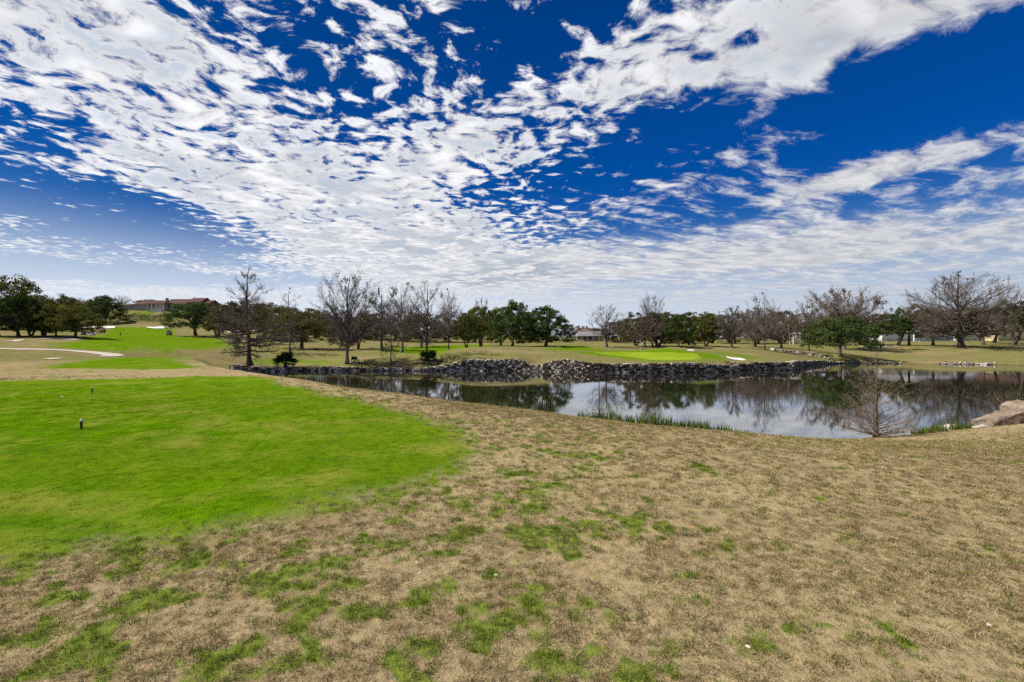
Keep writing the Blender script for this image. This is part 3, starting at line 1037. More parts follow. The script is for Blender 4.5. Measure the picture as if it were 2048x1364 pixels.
T['big'] = store_bare('great_cypress', BK, seed=18, H=18.0, W=23.5, env='spread', n1=72, n2=12, n3=9, n4=5, trunk_r=.50, inc=(-4, 38), f0=.13, curve=.14, leafy=.30, leaf_size=.15, twig=1.3)
T['twiggy'] = store_bare('twiggy', BK, seed=19, H=10.5, W=8.0, env='round', n1=32, n2=10, n3=10, n4=6, trunk_r=.22, inc=(6, 46), f0=.2, curve=.18, leafy=.15, twig=1.3)
T['twiggy_b'] = store_bare('twiggy_b', (M_BARK, M_TWIGR), seed=20, H=9.0, W=10.0, env='dome', n1=32, n2=10, n3=10, n4=6, trunk_r=.24, inc=(8, 40), f0=.22, curve=.16, leafy=.25, twig=1.3)
T['oak_a'] = store_oak('oak_a', (M_BARK, M_OAK), seed=31, H=9, W=15, base=.15, stems=1, clusters=170, leaves=12500)
T['oak_b'] = store_oak('oak_b', (M_BARK, M_OAK), seed=32, H=9, W=14, base=.17, stems=2, clusters=150, leaves=11500)
T['oak_c'] = store_oak('oak_c', (M_BARK, M_OAKD), seed=33, H=9, W=13, base=.11, stems=1, clusters=160, leaves=12500, skirt=.06)
T['oak_d'] = store_oak('oak_d', (M_BARK, M_OAK), seed=34, H=9, W=12, base=.21, stems=3, clusters=120, leaves=9500)
T['oak_e'] = store_oak('oak_e', (M_BARK, M_OAKD), seed=35, H=8, W=14.5, base=.24, stems=1, clusters=190, leaves=14500, skirt=.07, leaf=.16)
T['oak_g'] = store_oak('oak_g', (M_BARK, M_OAKD), seed=40, H=9, W=12, base=.34, stems=1, clusters=110, leaves=8500, leaf=.15, lean=.5)
T['oak_f'] = store_oak('oak_f', (M_BARK, M_OAKB), seed=36, H=9, W=12, base=.19, stems=2, clusters=110, leaves=8000, leaf=.15)

T['wood_a'] = store_oak('wood_a', (M_BARK, M_OAKB), seed=37, H=9, W=12, base=.02, stems=2, clusters=150, leaves=10000, leaf=.17)
T['wood_b'] = store_oak('wood_b', (M_BARK, M_OAK), seed=38, H=9, W=12, base=.02, stems=1, clusters=150, leaves=10000, leaf=.17)
T['wood_c'] = store_bare('wood_c', BK, seed=39, H=9.0, W=10.0, env='dome', n1=36, n2=11, n3=11, n4=5, trunk_r=.2, inc=(0, 55), f0=.04, curve=.22, leafy=.3, twig=1.8, leaf_size=.12)

CT_, LT_, BT_ = 'bare_cypress_tree', 'live_oak_tree', 'bare_tree'
# --- far side, left to right -------------------------------------------------
place_tree(T['cyp_a'], 500, 69.5, 527, 142, CT_, 'tall bare cypress with long low side branches beside the palmetto at the pond corner')
place_tree(T['cyp_b'], 580, 86, 572, 92, CT_, 'slim pale-trunked bare cypress rising behind the larger palmetto', None)
place_tree(T['oak_a'], 602, 100, 616, 128, LT_, 'broad live oak with crooked low limb behind the slim bare cypress', rz=.4)
place_tree(T['syc'], 694, 73, 540, 128, BT_, 'full rounded bare tree with fine upright twigs beside the small palmetto')
place_tree(T['syc_b'], 803, 91, 566, 100, BT_, 'bare tree with pale trunk and clinging brown leaves left of the forked cypress')
place_tree(T['cyp_b'], 782, 73, 586, 62, CT_, 'small slender bare cypress standing right at the low stone wall', rz=2.0)
place_tree(T['twiggy'], 764, 98, 574, 92, BT_, 'brown twiggy tree with several dark trunks behind the slender cypress')
place_tree(T['cyp_c'], 853, 74.5, 556, 118, CT_, 'bare cypress with open zigzag limbs growing from a dark palmetto')
place_tree(T['syc_b'], 896, 95, 578, 66, BT_, 'narrow bare tree with leafy top right of the palmetto cypress', rz=1.2)
place_tree(T['oak_f'], 716, 104, 628, 74, LT_, 'olive-brown oak with leaning twin trunks behind the rounded bare tree', rz=.9)
place_tree(T['oak_f'], 842, 112, 634, 80, LT_, 'brownish oak canopy low behind the palmetto cypress')
place_tree(T['oak_b'], 933, 95, 620, 62, LT_, 'small dark-trunked live oak at the left end of the central oak clump')
place_tree(T['oak_d'], 962, 112, 608, 78, LT_, 'yellowish live oak with three thin trunks in the central clump')
place_tree(T['oak_c'], 1025, 101, 600, 96, LT_, 'darkest tall live oak in the middle of the central clump')
place_tree(T['oak_c'], 1091, 102, 611, 108, LT_, 'wide rounded live oak at the right end of the central clump', rz=2.2)
place_tree(T['oak_b'], 1002, 122, 612, 90, LT_, 'live oak half hidden behind the darkest oak of the central clump', rz=1.0)
place_tree(T['twiggy'], 963, 128, 594, 40, BT_, 'thin bare treetop poking above the yellowish oak')
place_tree(T['round'], 1214, 101, 604, 78, BT_, 'lone round-headed bare tree with single dark trunk left of the flag')
place_tree(T['syc'], 1305, 106, 586, 62, BT_, 'tall bare tree rising above the oaks behind the flag', rz=1.9)
place_tree(T['oak_f'], 1272, 108, 622, 72, LT_, 'brownish oak with leaning trunk just left of the flag')
place_tree(T['oak_d'], 1316, 110, 619, 92, LT_, 'olive oak with clustered trunks directly behind the flag', rz=.7)
place_tree(T['twiggy_b'], 1290, 104, 634, 80, BT_, 'low reddish twiggy tree beneath the tall bare tree behind the green')
place_tree(T['oak_c'], 1358, 103, 627, 66, LT_, 'dark green oak with forked trunk right of the flag oaks')
place_tree(T['oak_b'], 1412, 110, 622, 72, LT_, 'live oak with thick twin trunks behind the right end of the green', rz=2.6)
place_tree(T['twiggy'], 1463, 104, 609, 60, BT_, 'dense brown-twigged bare tree between green and tall rounded bare tree', rz=.3)
place_tree(T['syc_b'], 1528, 99, 586, 82, BT_, 'tall rounded bare tree with thick flared trunk above the stone creek edging', rz=.5)
place_tree(T['twiggy_b'], 1510, 112, 632, 96, BT_, 'low grey-brown thicket tree behind the tall rounded bare tree', rz=1.4)
place_tree(T['twiggy_b'], 1563, 112, 628, 76, BT_, 'russet spreading bare tree left of the white pergola', rz=2.2)
place_tree(T['cyp_c'], 1617, 106, 588, 66, CT_, 'bare cypress with straight dark trunk beside the evergreen oak', rz=1.0)
place_tree(T['dome'], 1688, 116, 572, 124, BT_, 'wide umbrella-topped bare tree with russet leaf tips behind evergreen oak')
place_tree(T['oak_e'], 1679, 97.5, 631, 132, LT_, 'dense spreading evergreen oak with leaning trunk at the far shore', rz=2.9)
place_tree(T['oak_g'], 1740, 128, 640, 84, LT_, 'grey-green oak in shade right of the dense evergreen oak', rz=.2, crown_mat=M_OAKD)
place_tree(T['oak_g'], 1795, 126, 628, 74, LT_, 'left of two slanting oaks before the white house', rz=.6, crown_mat=M_OAKD)
place_tree(T['oak_g'], 1818, 126, 609, 62, LT_, 'right of two slanting oaks before the white house, taller one', rz=1.8)
place_tree(T['twiggy_b'], 1866, 122, 622, 92, BT_, 'brown spreading tree with curved trunk before the white house windows', rz=.9)
place_tree(T['big'], 1922, 113, 543, 190, CT_, 'largest bare cypress with huge wide crown and buttressed trunk')
place_tree(T['twiggy'], 1966, 124, 616, 80, BT_, 'grey twiggy tree with short stout trunk right of the largest cypress', rz=1.6)
place_tree(T['oak_g'], 1988, 138, 612, 76, LT_, 'grey-green oak with v-shaped trunks before the cream house', rz=1.1, crown_mat=M_OAKD)
place_tree(T['oak_g'], 2026, 126, 598, 92, LT_, 'live oak with forked slanting trunk at the right edge', rz=.1)
# --- left: oaks beside the fairway ------------------------------------------
for px_, D_, t_, w_, k_, lab in [
        (-6, 112, 542, 150, 'oak_a', 'tallest live oak at the left edge of the fairway'),
        (38, 110, 588, 90, 'oak_c', 'dark live oak with two close trunks under the tallest oak'),
        (62, 118, 590, 80, 'oak_b', 'live oak third from the left edge in the fairway row'),
        (88, 112, 604, 76, 'oak_d', 'live oak with several crooked trunks in the middle of the fairway row'),
        (112, 114, 610, 72, 'oak_b', 'low live oak just left of the last oak by the carts'),
        (150, 114, 606, 92, 'oak_a', 'spreading live oak at the right end of the fairway row, beside the carts'),
        (210, 248, 590, 70, 'oak_c', 'dark round oak on the slope before the clubhouse'),
        (392, 152, 602, 112, 'oak_e', 'wide dark live oak right of the fairway beside the single cart'),
        (436, 150, 606, 82, 'oak_f', 'brownish live oak touching the wide dark oak right of the fairway'),
        (476, 128, 597, 120, 'oak_f', 'bronze-leaved oak behind the tall cypress at the pond corner'),
        (548, 150, 606, 110, 'oak_a', 'rounded oak crown behind the slim bare cypress, far off'),
]:
    place_tree(T[k_], px_, D_, t_, w_, LT_, lab)
place_tree(T['round'], 244, 330, 589, 34, BT_, 'bare tree above the clubhouse link roof')
place_tree(T['round'], 160, 330, 594, 26, BT_, 'bare treetop left of the far clubhouse wing')
# --- treeline filling the gaps behind ----------------------------------------
OLV, BRN, GRY = 'wood_b', 'wood_a', 'wood_c'
back = [
    (-40, 190, 596, 110, OLV, 'distant olive tree behind the tallest oak at the left edge'),
    (28, 200, 592, 100, 'oak_b', 'distant oak top just right of the tallest left oak'),
    (76, 205, 587, 96, OLV, 'distant olive treetops above the middle of the fairway row'),
    (118, 215, 586, 80, 'oak_b', 'distant oak top above the right end of the fairway row'),
    (142, 235, 592, 60, OLV, 'distant tree at the left end of the clubhouse'),
    (186, 266, 603, 46, OLV, 'small olive tree below the far clubhouse wing'),
    (300, 350, 598, 60, OLV, 'dark treetops behind the main clubhouse roof'),
    (420, 330, 606, 90, BRN, 'brown woods at the right end of the clubhouse'),
    (462, 230, 604, 110, BRN, 'brown woods left of the tall corner cypress'),
    (520, 240, 601, 110, BRN, 'rounded brown woods right behind the tall corner cypress'),
    (572, 215, 612, 110, BRN, 'brown woods behind the slim pale-trunked cypress'),
    (628, 205, 615, 110, OLV, 'olive woods between slim cypress and rounded bare tree'),
    (682, 200, 618, 110, GRY, 'grey woods behind the rounded bare tree'),
    (736, 190, 621, 110, BRN, 'brown woods right of the rounded bare tree'),
    (790, 185, 620, 110, GRY, 'grey woods behind the slender cypress at the wall'),
    (846, 180, 621, 104, BRN, 'brown woods behind the open-limbed cypress'),
    (898, 175, 623, 96, GRY, 'grey woods left of the central oak clump'),
    (948, 178, 618, 90, OLV, 'olive woods behind the left end of the central oak clump'),
    (1060, 180, 622, 90, OLV, 'olive woods between the two biggest central oaks'),
    (1150, 232, 650, 56, GRY, 'grey scrub left of the brown roof'),
    (1192, 224, 655, 50, BRN, 'brown scrub between the grey and brown roofs'),
    (1234, 175, 638, 70, BRN, 'low brown woods right of the lone round-headed bare tree'),
    (1276, 165, 630, 100, BRN, 'brown woods behind the flag'),
    (1326, 160, 621, 96, BRN, 'tall brown woods right behind the olive flag oak'),
    (1376, 155, 622, 96, OLV, 'olive woods behind the dark forked oak'),
    (1424, 155, 622, 96, BRN, 'brown woods behind the twin-trunked oak'),
    (1470, 150, 618, 96, GRY, 'grey woods behind the dense brown-twigged tree'),
    (1516, 150, 614, 100, GRY, 'grey woods behind the tall rounded bare tree'),
    (1562, 155, 616, 100, BRN, 'brown woods above the pergola on its left'),
    (1610, 160, 618, 100, GRY, 'grey woods above the pergola on its right'),
    (1660, 165, 624, 96, BRN, 'brown woods behind the left half of the evergreen oak'),
    (1716, 175, 622, 96, GRY, 'grey woods behind the right half of the evergreen oak'),
    (1766, 190, 622, 90, BRN, 'brown woods behind the left end of the white house'),
    (1806, 195, 614, 90, GRY, 'grey woods above the slanting oak pair'),
    (1850, 195, 612, 96, BRN, 'brown woods above the white house roof'),
    (1898, 200, 612, 96, GRY, 'grey woods left of the largest cypress trunk'),
    (1946, 200, 608, 100, BRN, 'brown woods right of the largest cypress trunk'),
    (1996, 200, 606, 100, GRY, 'grey woods above the cream house'),
    (2050, 195, 598, 110, OLV, 'olive woods at the right edge behind the cream house')]
for i, (px_, D_, t_, w_, k_, lab) in enumerate(back):
    place_tree(T[k_], px_, D_, t_, w_, 'treeline_tree', lab, 'distant treeline trees')

# --- young trees on the near bank --------------------------------------------
T['young'] = store_bare('young_cypress', (M_BARKP, M_TWIGP), seed=51, H=4.3, W=3.5, env='cone', n1=112, n2=9, n3=4, n4=0, trunk_r=.085, inc=(16, 54), f0=.025, curve=.05, twig=.30, jit=.05, limb=.17)
T['sapling'] = store_bare('sapling', (M_BARKP, M_TWIGP), seed=52, H=3.6, W=2.6, env='cone', n1=26, n2=3, n3=2, n4=0, trunk_r=.045, inc=(26, 54), f0=.10, curve=.06, twig=.30, jit=.06, limb=.26)
place_tree(T['young'], 1752, 21.4, 700, 152, 'young_cypress_tree', 'young conical bare cypress with many rising branches on the near bank')
place_tree(T['sapling'], 1198, 26.2, 706, 92, 'cypress_sapling', 'thin bare sapling with few upswept branches behind the iris strip')
T['twigs'] = store_bare('bare_shrub', (M_BARKP, M_TWIGP), seed=53, H=1.6, W=2.2, env='round', n1=20, n2=4, n3=3, n4=0, trunk_r=.03, inc=(25, 60), f0=.05, curve=.1, twig=.3)
place_tree(T['twigs'], 2040, 27.3, 772, 86, 'bare_shrub', 'leafless twiggy shrub behind the tilted boulders', cat='shrub')


# ------------------------------------------------------------------ palmettos
M_PALM = leaf_mat('palmetto_leaves', (0.014, 0.030, 0.010), (0.050, 0.085, 0.028), 0.15, 0.1)


def palmetto(name, px, py, D, w_px, h_px, seed, nleaf, label):
    rng = np.random.default_rng(seed)
    x = (px - 1024.0) / F * D
    W, H = w_px / F * D, h_px / F * D
    e = tag(empty(name, (x, D, gz(x, D))), label, 'shrub')
    MB().tube([(0, 0, -.2), (0, 0, H * .12), (0, 0, H * .2)], [W * .10, W * .09, W * .05], 8).build('stem', M_BARK, e, True)
    for i in range(nleaf):
        az = i * 2.4 + rng.uniform(-.3, .3)
        el = R(rng.uniform(8, 82))
        d = np.array([math.cos(az) * math.cos(el), math.sin(az) * math.cos(el), math.sin(el)])
        Lp = rng.uniform(.40, .58) * (W / 2 * math.cos(el) + H * math.sin(el))
        tip = d * Lp
        sdv = unit(np.cross(d, np.array([0, 0, 1.0])))
        upv = np.cross(sdv, d)
        m = MB().tube([(0, 0, H * .15), tip * .5 + np.array([0, 0, H * .2]), tip + np.array([0, 0, H * .12])], [.03, .025, .02], 4)
        c0 = tip + np.array([0, 0, H * .12])
        fr = Lp * rng.uniform(.75, 1.0)
        nseg = 13
        for k in range(nseg):
            a = R(-105 + 210 * k / (nseg - 1))
            dirk = d * math.cos(a) + sdv * math.sin(a)
            droop = -0.22 * (1 - math.cos(a)) - rng.uniform(.05, .2)
            end = c0 + dirk * fr * rng.uniform(.85, 1.05) + np.array([0, 0, droop * fr])
            wv = unit(np.cross(dirk, upv)) * fr * .085
            mid = c0 + dirk * fr * .5 + upv * fr * .04
            m.add([c0, mid - wv, end, mid + wv], [(0, 1, 2, 3)])
        me = m.mesh('frond', M_PALM)
        a = me.attributes.new('v', 'FLOAT', 'POINT')
        a.data.foreach_set('value', np.full(len(me.vertices), rng.uniform(0, 1), np.float32))
        obj('frond', me, e)


palmetto('palmetto', 571, 735, 70.0, 46, 30, 61, 22, 'larger dark palmetto clump at the pond edge near the tall cypress')
palmetto('palmetto', 857, 727, 73.3, 38, 24, 62, 18, 'dark palmetto clump around the foot of the open-limbed cypress')
palmetto('palmetto', 709, 727, 73.5, 17, 13, 63, 11, 'smallest palmetto beside the rounded bare tree trunk')


# ------------------------------------------------------------------ waterside iris
M_IRIS = leaf_mat('iris_leaves', (0.050, 0.095, 0.016), (0.19, 0.26, 0.05), 0.3, 0.25)
M_IRISD = leaf_mat('iris_dead_leaves', (0.16, 0.10, 0.045), (0.40, 0.29, 0.14), 0.2, 0.2)


def iris_mesh(seed, nb, hmin, hmax, spread, dead=False):
    rng = np.random.default_rng(seed)
    V, Fq, val = [], [], []
    K = 5
    t = np.linspace(0, 1, K)
    n0 = 0
    for i in range(nb):
        az = rng.uniform(0, 6.28)
        r = spread * math.sqrt(rng.uniform(0, 1))
        b = np.array([math.cos(az) * r, math.sin(az) * r * .7, -.03])
        h = rng.uniform(hmin, hmax)
        lean = rng.uniform(.02, .35) if not dead else rng.uniform(.4, 1.1)
        la = rng.uniform(0, 6.28)
        dv = np.array([math.cos(la), math.sin(la), 0])
        sv = np.array([-math.sin(la), math.cos(la), 0])
        sa = rng.uniform(0, 3.14)
        sv = sv * math.cos(sa) + dv * math.sin(sa)
        p = b + np.outer(t * h, [0, 0, 1]) + np.outer(t ** 2 * h * lean, dv) - np.outer(t ** 3 * h * lean * .55, [0, 0, 1])
        w = 0.021 * (1 - t ** 1.8) + .001
        v = np.concatenate([p - sv * w[:, None], p + sv * w[:, None]])
        V.append(v)
        q = [(k, k + 1, K + k + 1, K + k) for k in range(K - 1)]
        Fq.append(np.array(q) + n0)
        val.append(np.full(2 * K, rng.uniform(0, 1)))
        n0 += 2 * K
    return np.concatenate(V), np.concatenate(Fq), np.concatenate(val)


IR = []
for k in range(4):
    v, f, a = iris_mesh(70 + k, 80, .34, .78, .42)
    v2, f2, a2 = iris_mesh(80 + k, 34, .22, .48, .46, True)
    IR.append((mk_mesh('iris_blades', v, f, (M_IRIS,), False, {'v': a}), mk_mesh('iris_dead_blades', v2, f2, (M_IRISD,), False, {'v': a2})))


def iris(px, py, scale, label, group, k):
    # waterline position seen at (px, py)
    D = CAMZ * F / (py - HZ)
    x = (px - 1024.0) / F * D
    e = tag(empty('iris_clump', (x, D, max(gz(x, D), -.05)), hash_f(px) * 6.28, (scale, scale, scale * (.8 + .5 * hash_f(px * 1.3)))), label, 'plant', group)
    obj('blades', IR[k % 4][0], e)
    obj('dead_blades', IR[(k + 1) % 4][1], e)


ORD = ['first', 'second', 'third', 'fourth', 'fifth', 'sixth', 'seventh', 'eighth', 'ninth', 'tenth', 'eleventh', 'twelfth', 'thirteenth', 'fourteenth', 'fifteenth', 'sixteenth']
strip = [(1164, 839.5, .75), (1186, 842, .9), (1212, 844.5, 1.0), (1236, 847.5, 1.0), (1260, 850, 1.0), (1284, 853, .9), (1308, 855.5, 1.0), (1330, 858, 1.05), (1352, 860.5, .95),
         (1378, 863, 1.1), (1402, 865, 1.15), (1424, 867.5, 1.05), (1446, 869.5, .85), (1468, 871.5, .8), (1490, 873.5, .7), (1506, 875.5, .5)]
for i, (a, b, s) in enumerate(strip):
    iris(a, b, s, ORD[i] + ' iris clump, counted from the sapling end of the long bank strip', 'iris clumps along the near bank', i)
for i, (a, b, s) in enumerate([(1836, 871, .75), (1858, 868.5, .8), (1878, 866, .8), (1912, 862, .7), (1932, 859.5, .6)]):
    iris(a, b, s, ORD[i] + ' iris clump, counted from the young cypress towards the tilted boulders', 'iris clumps by the pale rock', i + 2)
# ------------------------------------------------------------------ stone walls
def stone_mat(name, dark, mid, pale, p0=.42, p1=.74):
    m = bpy.data.materials.new(name)
    m.use_nodes = True
    N = NT(m.node_tree)
    v = N.n('ShaderNodeAttribute', attribute_name='v').outputs['Fac']
    pos = N.n('ShaderNodeNewGeometry').outputs['Position']
    nz = N.noise(pos, 5.0, 5.0, 0.65)
    vv = N.math('MULTIPLY_ADD', N.math('SUBTRACT', nz, 0.5), 0.5, v)
    c = N.mix(N.step(vv, p0 - .14, p0 + .10), dark, mid)
    c = N.mix(N.step(vv, p1 - .08, p1 + .10), c, pale)
    b = N.n('ShaderNodeBsdfPrincipled', ins={'Base Color': c, 'Roughness': .9, 'Specular IOR Level': .15})
    bp = N.n('ShaderNodeBump', ins={'Strength': .7, 'Distance': .08, 'Height': N.noise(pos, 9.0, 6.0, .7)})
    N.link(bp.outputs[0], b.inputs['Normal'])
    out = N.n('ShaderNodeOutputMaterial')
    N.link(b.outputs[0], out.inputs['Surface'])
    return m


M_STONE = stone_mat('wall_stone', (0.085, 0.066, 0.048), (0.33, 0.255, 0.175), (0.70, 0.60, 0.46), .38, .66)
M_STONE_SHADE = stone_mat('shaded_wall_stone', (0.075, 0.058, 0.042), (0.245, 0.185, 0.125), (0.64, 0.54, 0.41), .42, .70)  # darker copy of the wall stone: shade on the right-hand walls put into colour
M_STONEP = stone_mat('pale_limestone', (0.20, 0.17, 0.13), (0.36, 0.31, 0.24), (0.55, 0.50, 0.41), .3, .6)
M_CORE = simple_mat('wall_core', (0.055, 0.048, 0.040), 0.95, 0.5, 2.0, 0.05)

BOXF = np.array([(0, 3, 2, 1), (4, 5, 6, 7), (0, 1, 5, 4), (1, 2, 6, 5), (2, 3, 7, 6), (3, 0, 4, 7)])


def stones_mesh(name, centers, sizes, yaw, rng, mat, jit=.22):
    """Irregular chipped blocks: every stone a chamfered, jittered block of its own."""
    n = len(centers)
    base = []
    for sx in (-1, 1):
        for sy in (-1, 1):
            for sz in (-1, 1):
                base.append((sx, sy, sz))
    base = np.array([(-1, -1, -1), (1, -1, -1), (1, 1, -1), (-1, 1, -1), (-1, -1, 1), (1, -1, 1), (1, 1, 1), (-1, 1, 1)], float) * .5
    v = np.repeat(base[None], n, 0) * (1 + rng.normal(0, jit, (n, 8, 3)))
    v = v * np.asarray(sizes)[:, None, :]
    tilt = rng.normal(0, .14 if jit > .16 else .05, n)
    c, s = np.cos(tilt)[:, None], np.sin(tilt)[:, None]
    x, z = v[..., 0] * c - v[..., 2] * s, v[..., 0] * s + v[..., 2] * c
    c, s = np.cos(yaw)[:, None], np.sin(yaw)[:, None]
    xx, yy = x * c - v[..., 1] * s, x * s + v[..., 1] * c
    v = np.stack([xx, yy, z], -1) + np.asarray(centers)[:, None, :]
    f = (BOXF[None] + (np.arange(n) * 8)[:, None, None]).reshape(-1, 4)
    val = np.repeat(rng.uniform(0, 1, n), 8)
    return mk_mesh(name, v.reshape(-1, 3), f, (mat,), False, {'v': val})


def stone_wall(pts, label, seed, off=0.85, lo=-0.35, course=.22, mat=None, hmul=1.0, hadd=.05):
    mat = mat or M_STONE
    rng = np.random.default_rng(seed)
    pts = np.array(pts, float)
    seg = np.hypot(*(pts[1:] - pts[:-1]).T)
    cum = np.concatenate([[0], np.cumsum(seg)])
    Ltot = cum[-1]

    def at(s):
        i = np.clip(np.searchsorted(cum, s, 'right') - 1, 0, len(seg) - 1)
        t = (s - cum[i]) / seg[i]
        p = pts[i] * (1 - t)[:, None] + pts[i + 1] * t[:, None]
        d = (pts[i + 1] - pts[i]) / seg[i][:, None]
        nrm = np.stack([d[:, 1], -d[:, 0]], 1)            # towards the pond
        return p, d, nrm
    p0, d0, n0 = at(np.array([Ltot / 2]))
    q = p0 + n0 * .8
    flip = 1.0 if poly_sd(POND, q[:, 0], q[:, 1])[0] < poly_sd(POND, p0[:, 0], p0[:, 1])[0] else -1.0

    def hgt(p, nrm):
        b = p + nrm * flip * .1
        return np.maximum(land(b[:, 0], b[:, 1]), .35) * hmul + hadd
    e = tag(empty('stone_retaining_wall', (p0[0, 0], p0[0, 1], 0)), label, 'wall')
    org = np.array([p0[0, 0], p0[0, 1], 0])
    # core
    s = np.linspace(0, Ltot, max(3, int(Ltot / .8)))
    p, d, nn = at(s)
    h = hgt(p, nn)
    V = []
    for k in range(len(s)):
        f_ = p[k] + nn[k] * flip * (off - .22)
        b_ = p[k] - nn[k] * flip * .35
        V += [(f_[0], f_[1], lo), (f_[0], f_[1], h[k] - .10), (b_[0], b_[1], h[k] - .10), (b_[0], b_[1], lo)]
    V = np.array(V) - org
    Fq = []
    for k in range(len(s) - 1):
        a, b = 4 * k, 4 * k + 4
        for j in range(3):
            Fq.append((a + j, b + j, b + j + 1, a + j + 1))
    Fq += [(0, 1, 2, 3), tuple(4 * (len(s) - 1) + j for j in (3, 2, 1, 0))]
    obj('core', mk_mesh('wall_core', V, np.array(Fq), (M_CORE,)), e)
    # face stones
    cs, sz, yw = [], [], []
    z = -.22
    while z < 2.4:
        sv = 0.0
        ch = course * rng.uniform(.85, 1.2)
        while sv < Ltot:
            w = rng.uniform(.18, .58)
            sm = min(sv + w / 2, Ltot)
            pk, dk, nk = at(np.array([sm]))
            hh = hgt(pk, nk)[0]
            if z + ch * .6 < hh:
                q = pk[0] + nk[0] * flip * (off + rng.normal(0, .03) - .05)
                cs.append((q[0], q[1], z + ch / 2 + rng.normal(0, .03)))
                sz.append((w * .97, rng.uniform(.28, .5), ch * rng.uniform(.85, 1.1)))
                yw.append(math.atan2(dk[0, 1], dk[0, 0]) + rng.normal(0, .07))
            sv += w
        z += ch
    o = obj('face_stones', stones_mesh('face_stones', np.array(cs) - org, sz, np.array(yw), rng, mat, .12), e)
    o['kind'] = 'stuff'
    # cap stones
    cs, sz, yw = [], [], []
    sv = 0.0
    while sv < Ltot:
        w = rng.uniform(.3, .7)
        pk, dk, nk = at(np.array([min(sv + w / 2, Ltot)]))
        hh = hgt(pk, nk)[0]
        for dd in (off - .3, off - .75):
            q = pk[0] + nk[0] * flip * (dd + rng.normal(0, .06))
            cs.append((q[0], q[1], hh - .04 + rng.uniform(-.03, .03)))
            sz.append((w * .95, rng.uniform(.4, .6), rng.uniform(.12, .18)))
            yw.append(math.atan2(dk[0, 1], dk[0, 0]) + rng.normal(0, .1))
        sv += w
    o = obj('cap_stones', stones_mesh('cap_stones', np.array(cs) - org, sz, np.array(yw), rng, mat, .11), e)
    o['kind'] = 'stuff'
    return e


stone_wall([(-41.5, 67), (-40.5, 68), (-31, 70), (-19, 71), (-9.4, 71)], 'low stone wall along the water under the bare cypresses', 101, course=.22)
stone_wall([(-9.4, 71), (1, 70.4), (6.5, 68.6), (12, 67)], 'tallest rough stone wall with a dip, below the grassy mound', 102)
stone_wall([(12, 67), (20, 66.6), (32.6, 67.3), (33.2, 71.0)], 'long straight-topped stone wall below the putting green', 103, mat=M_STONE_SHADE)
stone_wall([(33.4, 71.5), (38, 72.2), (43.8, 72.5)], 'dark stone wall set back at the right of the putting green', 104, mat=M_STONE_SHADE)
stone_wall([(43.8, 72.6), (47, 77), (53, 84), (61, 90.5), (67, 93.5)], 'low curved stone edge receding to the far shore', 105, course=.2, mat=M_STONE_SHADE)


def stone_row(name, pxs, label, seed, size, spread, n, mat, cat='stones', kind=None, lift=0.0):
    rng = np.random.default_rng(seed)
    P = np.array([gp(*q) for q in pxs])
    seg = np.hypot(*(P[1:] - P[:-1]).T)
    cum = np.concatenate([[0], np.cumsum(seg)])
    cs, sz = [], []
    for s in np.sort(rng.uniform(0, cum[-1], n)):
        i = min(np.searchsorted(cum, s, 'right') - 1, len(seg) - 1)
        t = (s - cum[i]) / seg[i]
        q = P[i] * (1 - t) + P[i + 1] * t + rng.normal(0, spread, 2)
        k = size * rng.uniform(.6, 1.4)
        cs.append((q[0], q[1], gz(q[0], q[1]) + k * .2 + lift))
        sz.append((k * rng.uniform(.8, 1.4), k, k * rng.uniform(.5, .8)))
    cs = np.array(cs)
    org = np.array([cs[:, 0].mean(), cs[:, 1].mean(), cs[:, 2].min()])
    o = obj(name, stones_mesh(name, cs - org, sz, rng.uniform(0, 6.28, n), rng, mat), loc=tuple(org))
    return tag(o, label, cat, kind=kind)


stone_row('creek_edging_stones', [(1548, 700.5), (1580, 703.5), (1605, 706.5), (1632, 711.5), (1652, 717)], 'line of pale edging stones running down to the pond corner', 111, .5, .25, 150, M_STONEP, kind='stuff')
stone_row('shore_stones', [(1880, 727.4), (1920, 727.6), (1950, 727.8), (1985, 728.2)], 'scatter of small pale stones on the far right shore', 112, .24, .34, 90, M_STONEP, kind='stuff', lift=.05)
stone_row('shore_pebbles', [(1680, 724.0), (1710, 724.2), (1760, 725.0), (1800, 725.6)], 'thin scatter of stones at the foot of the evergreen oak bank', 113, .22, .25, 60, M_STONEP, kind='stuff', lift=.03)


# ------------------------------------------------------------------ boulders
M_BOULD = stone_mat('boulder_rock', (0.075, 0.057, 0.040), (0.25, 0.190, 0.135), (0.45, 0.37, 0.28), .42, .62)
M_BOULDP = stone_mat('pale_rock', (0.26, 0.23, 0.19), (0.46, 0.42, 0.36), (0.62, 0.57, 0.50), .3, .7)


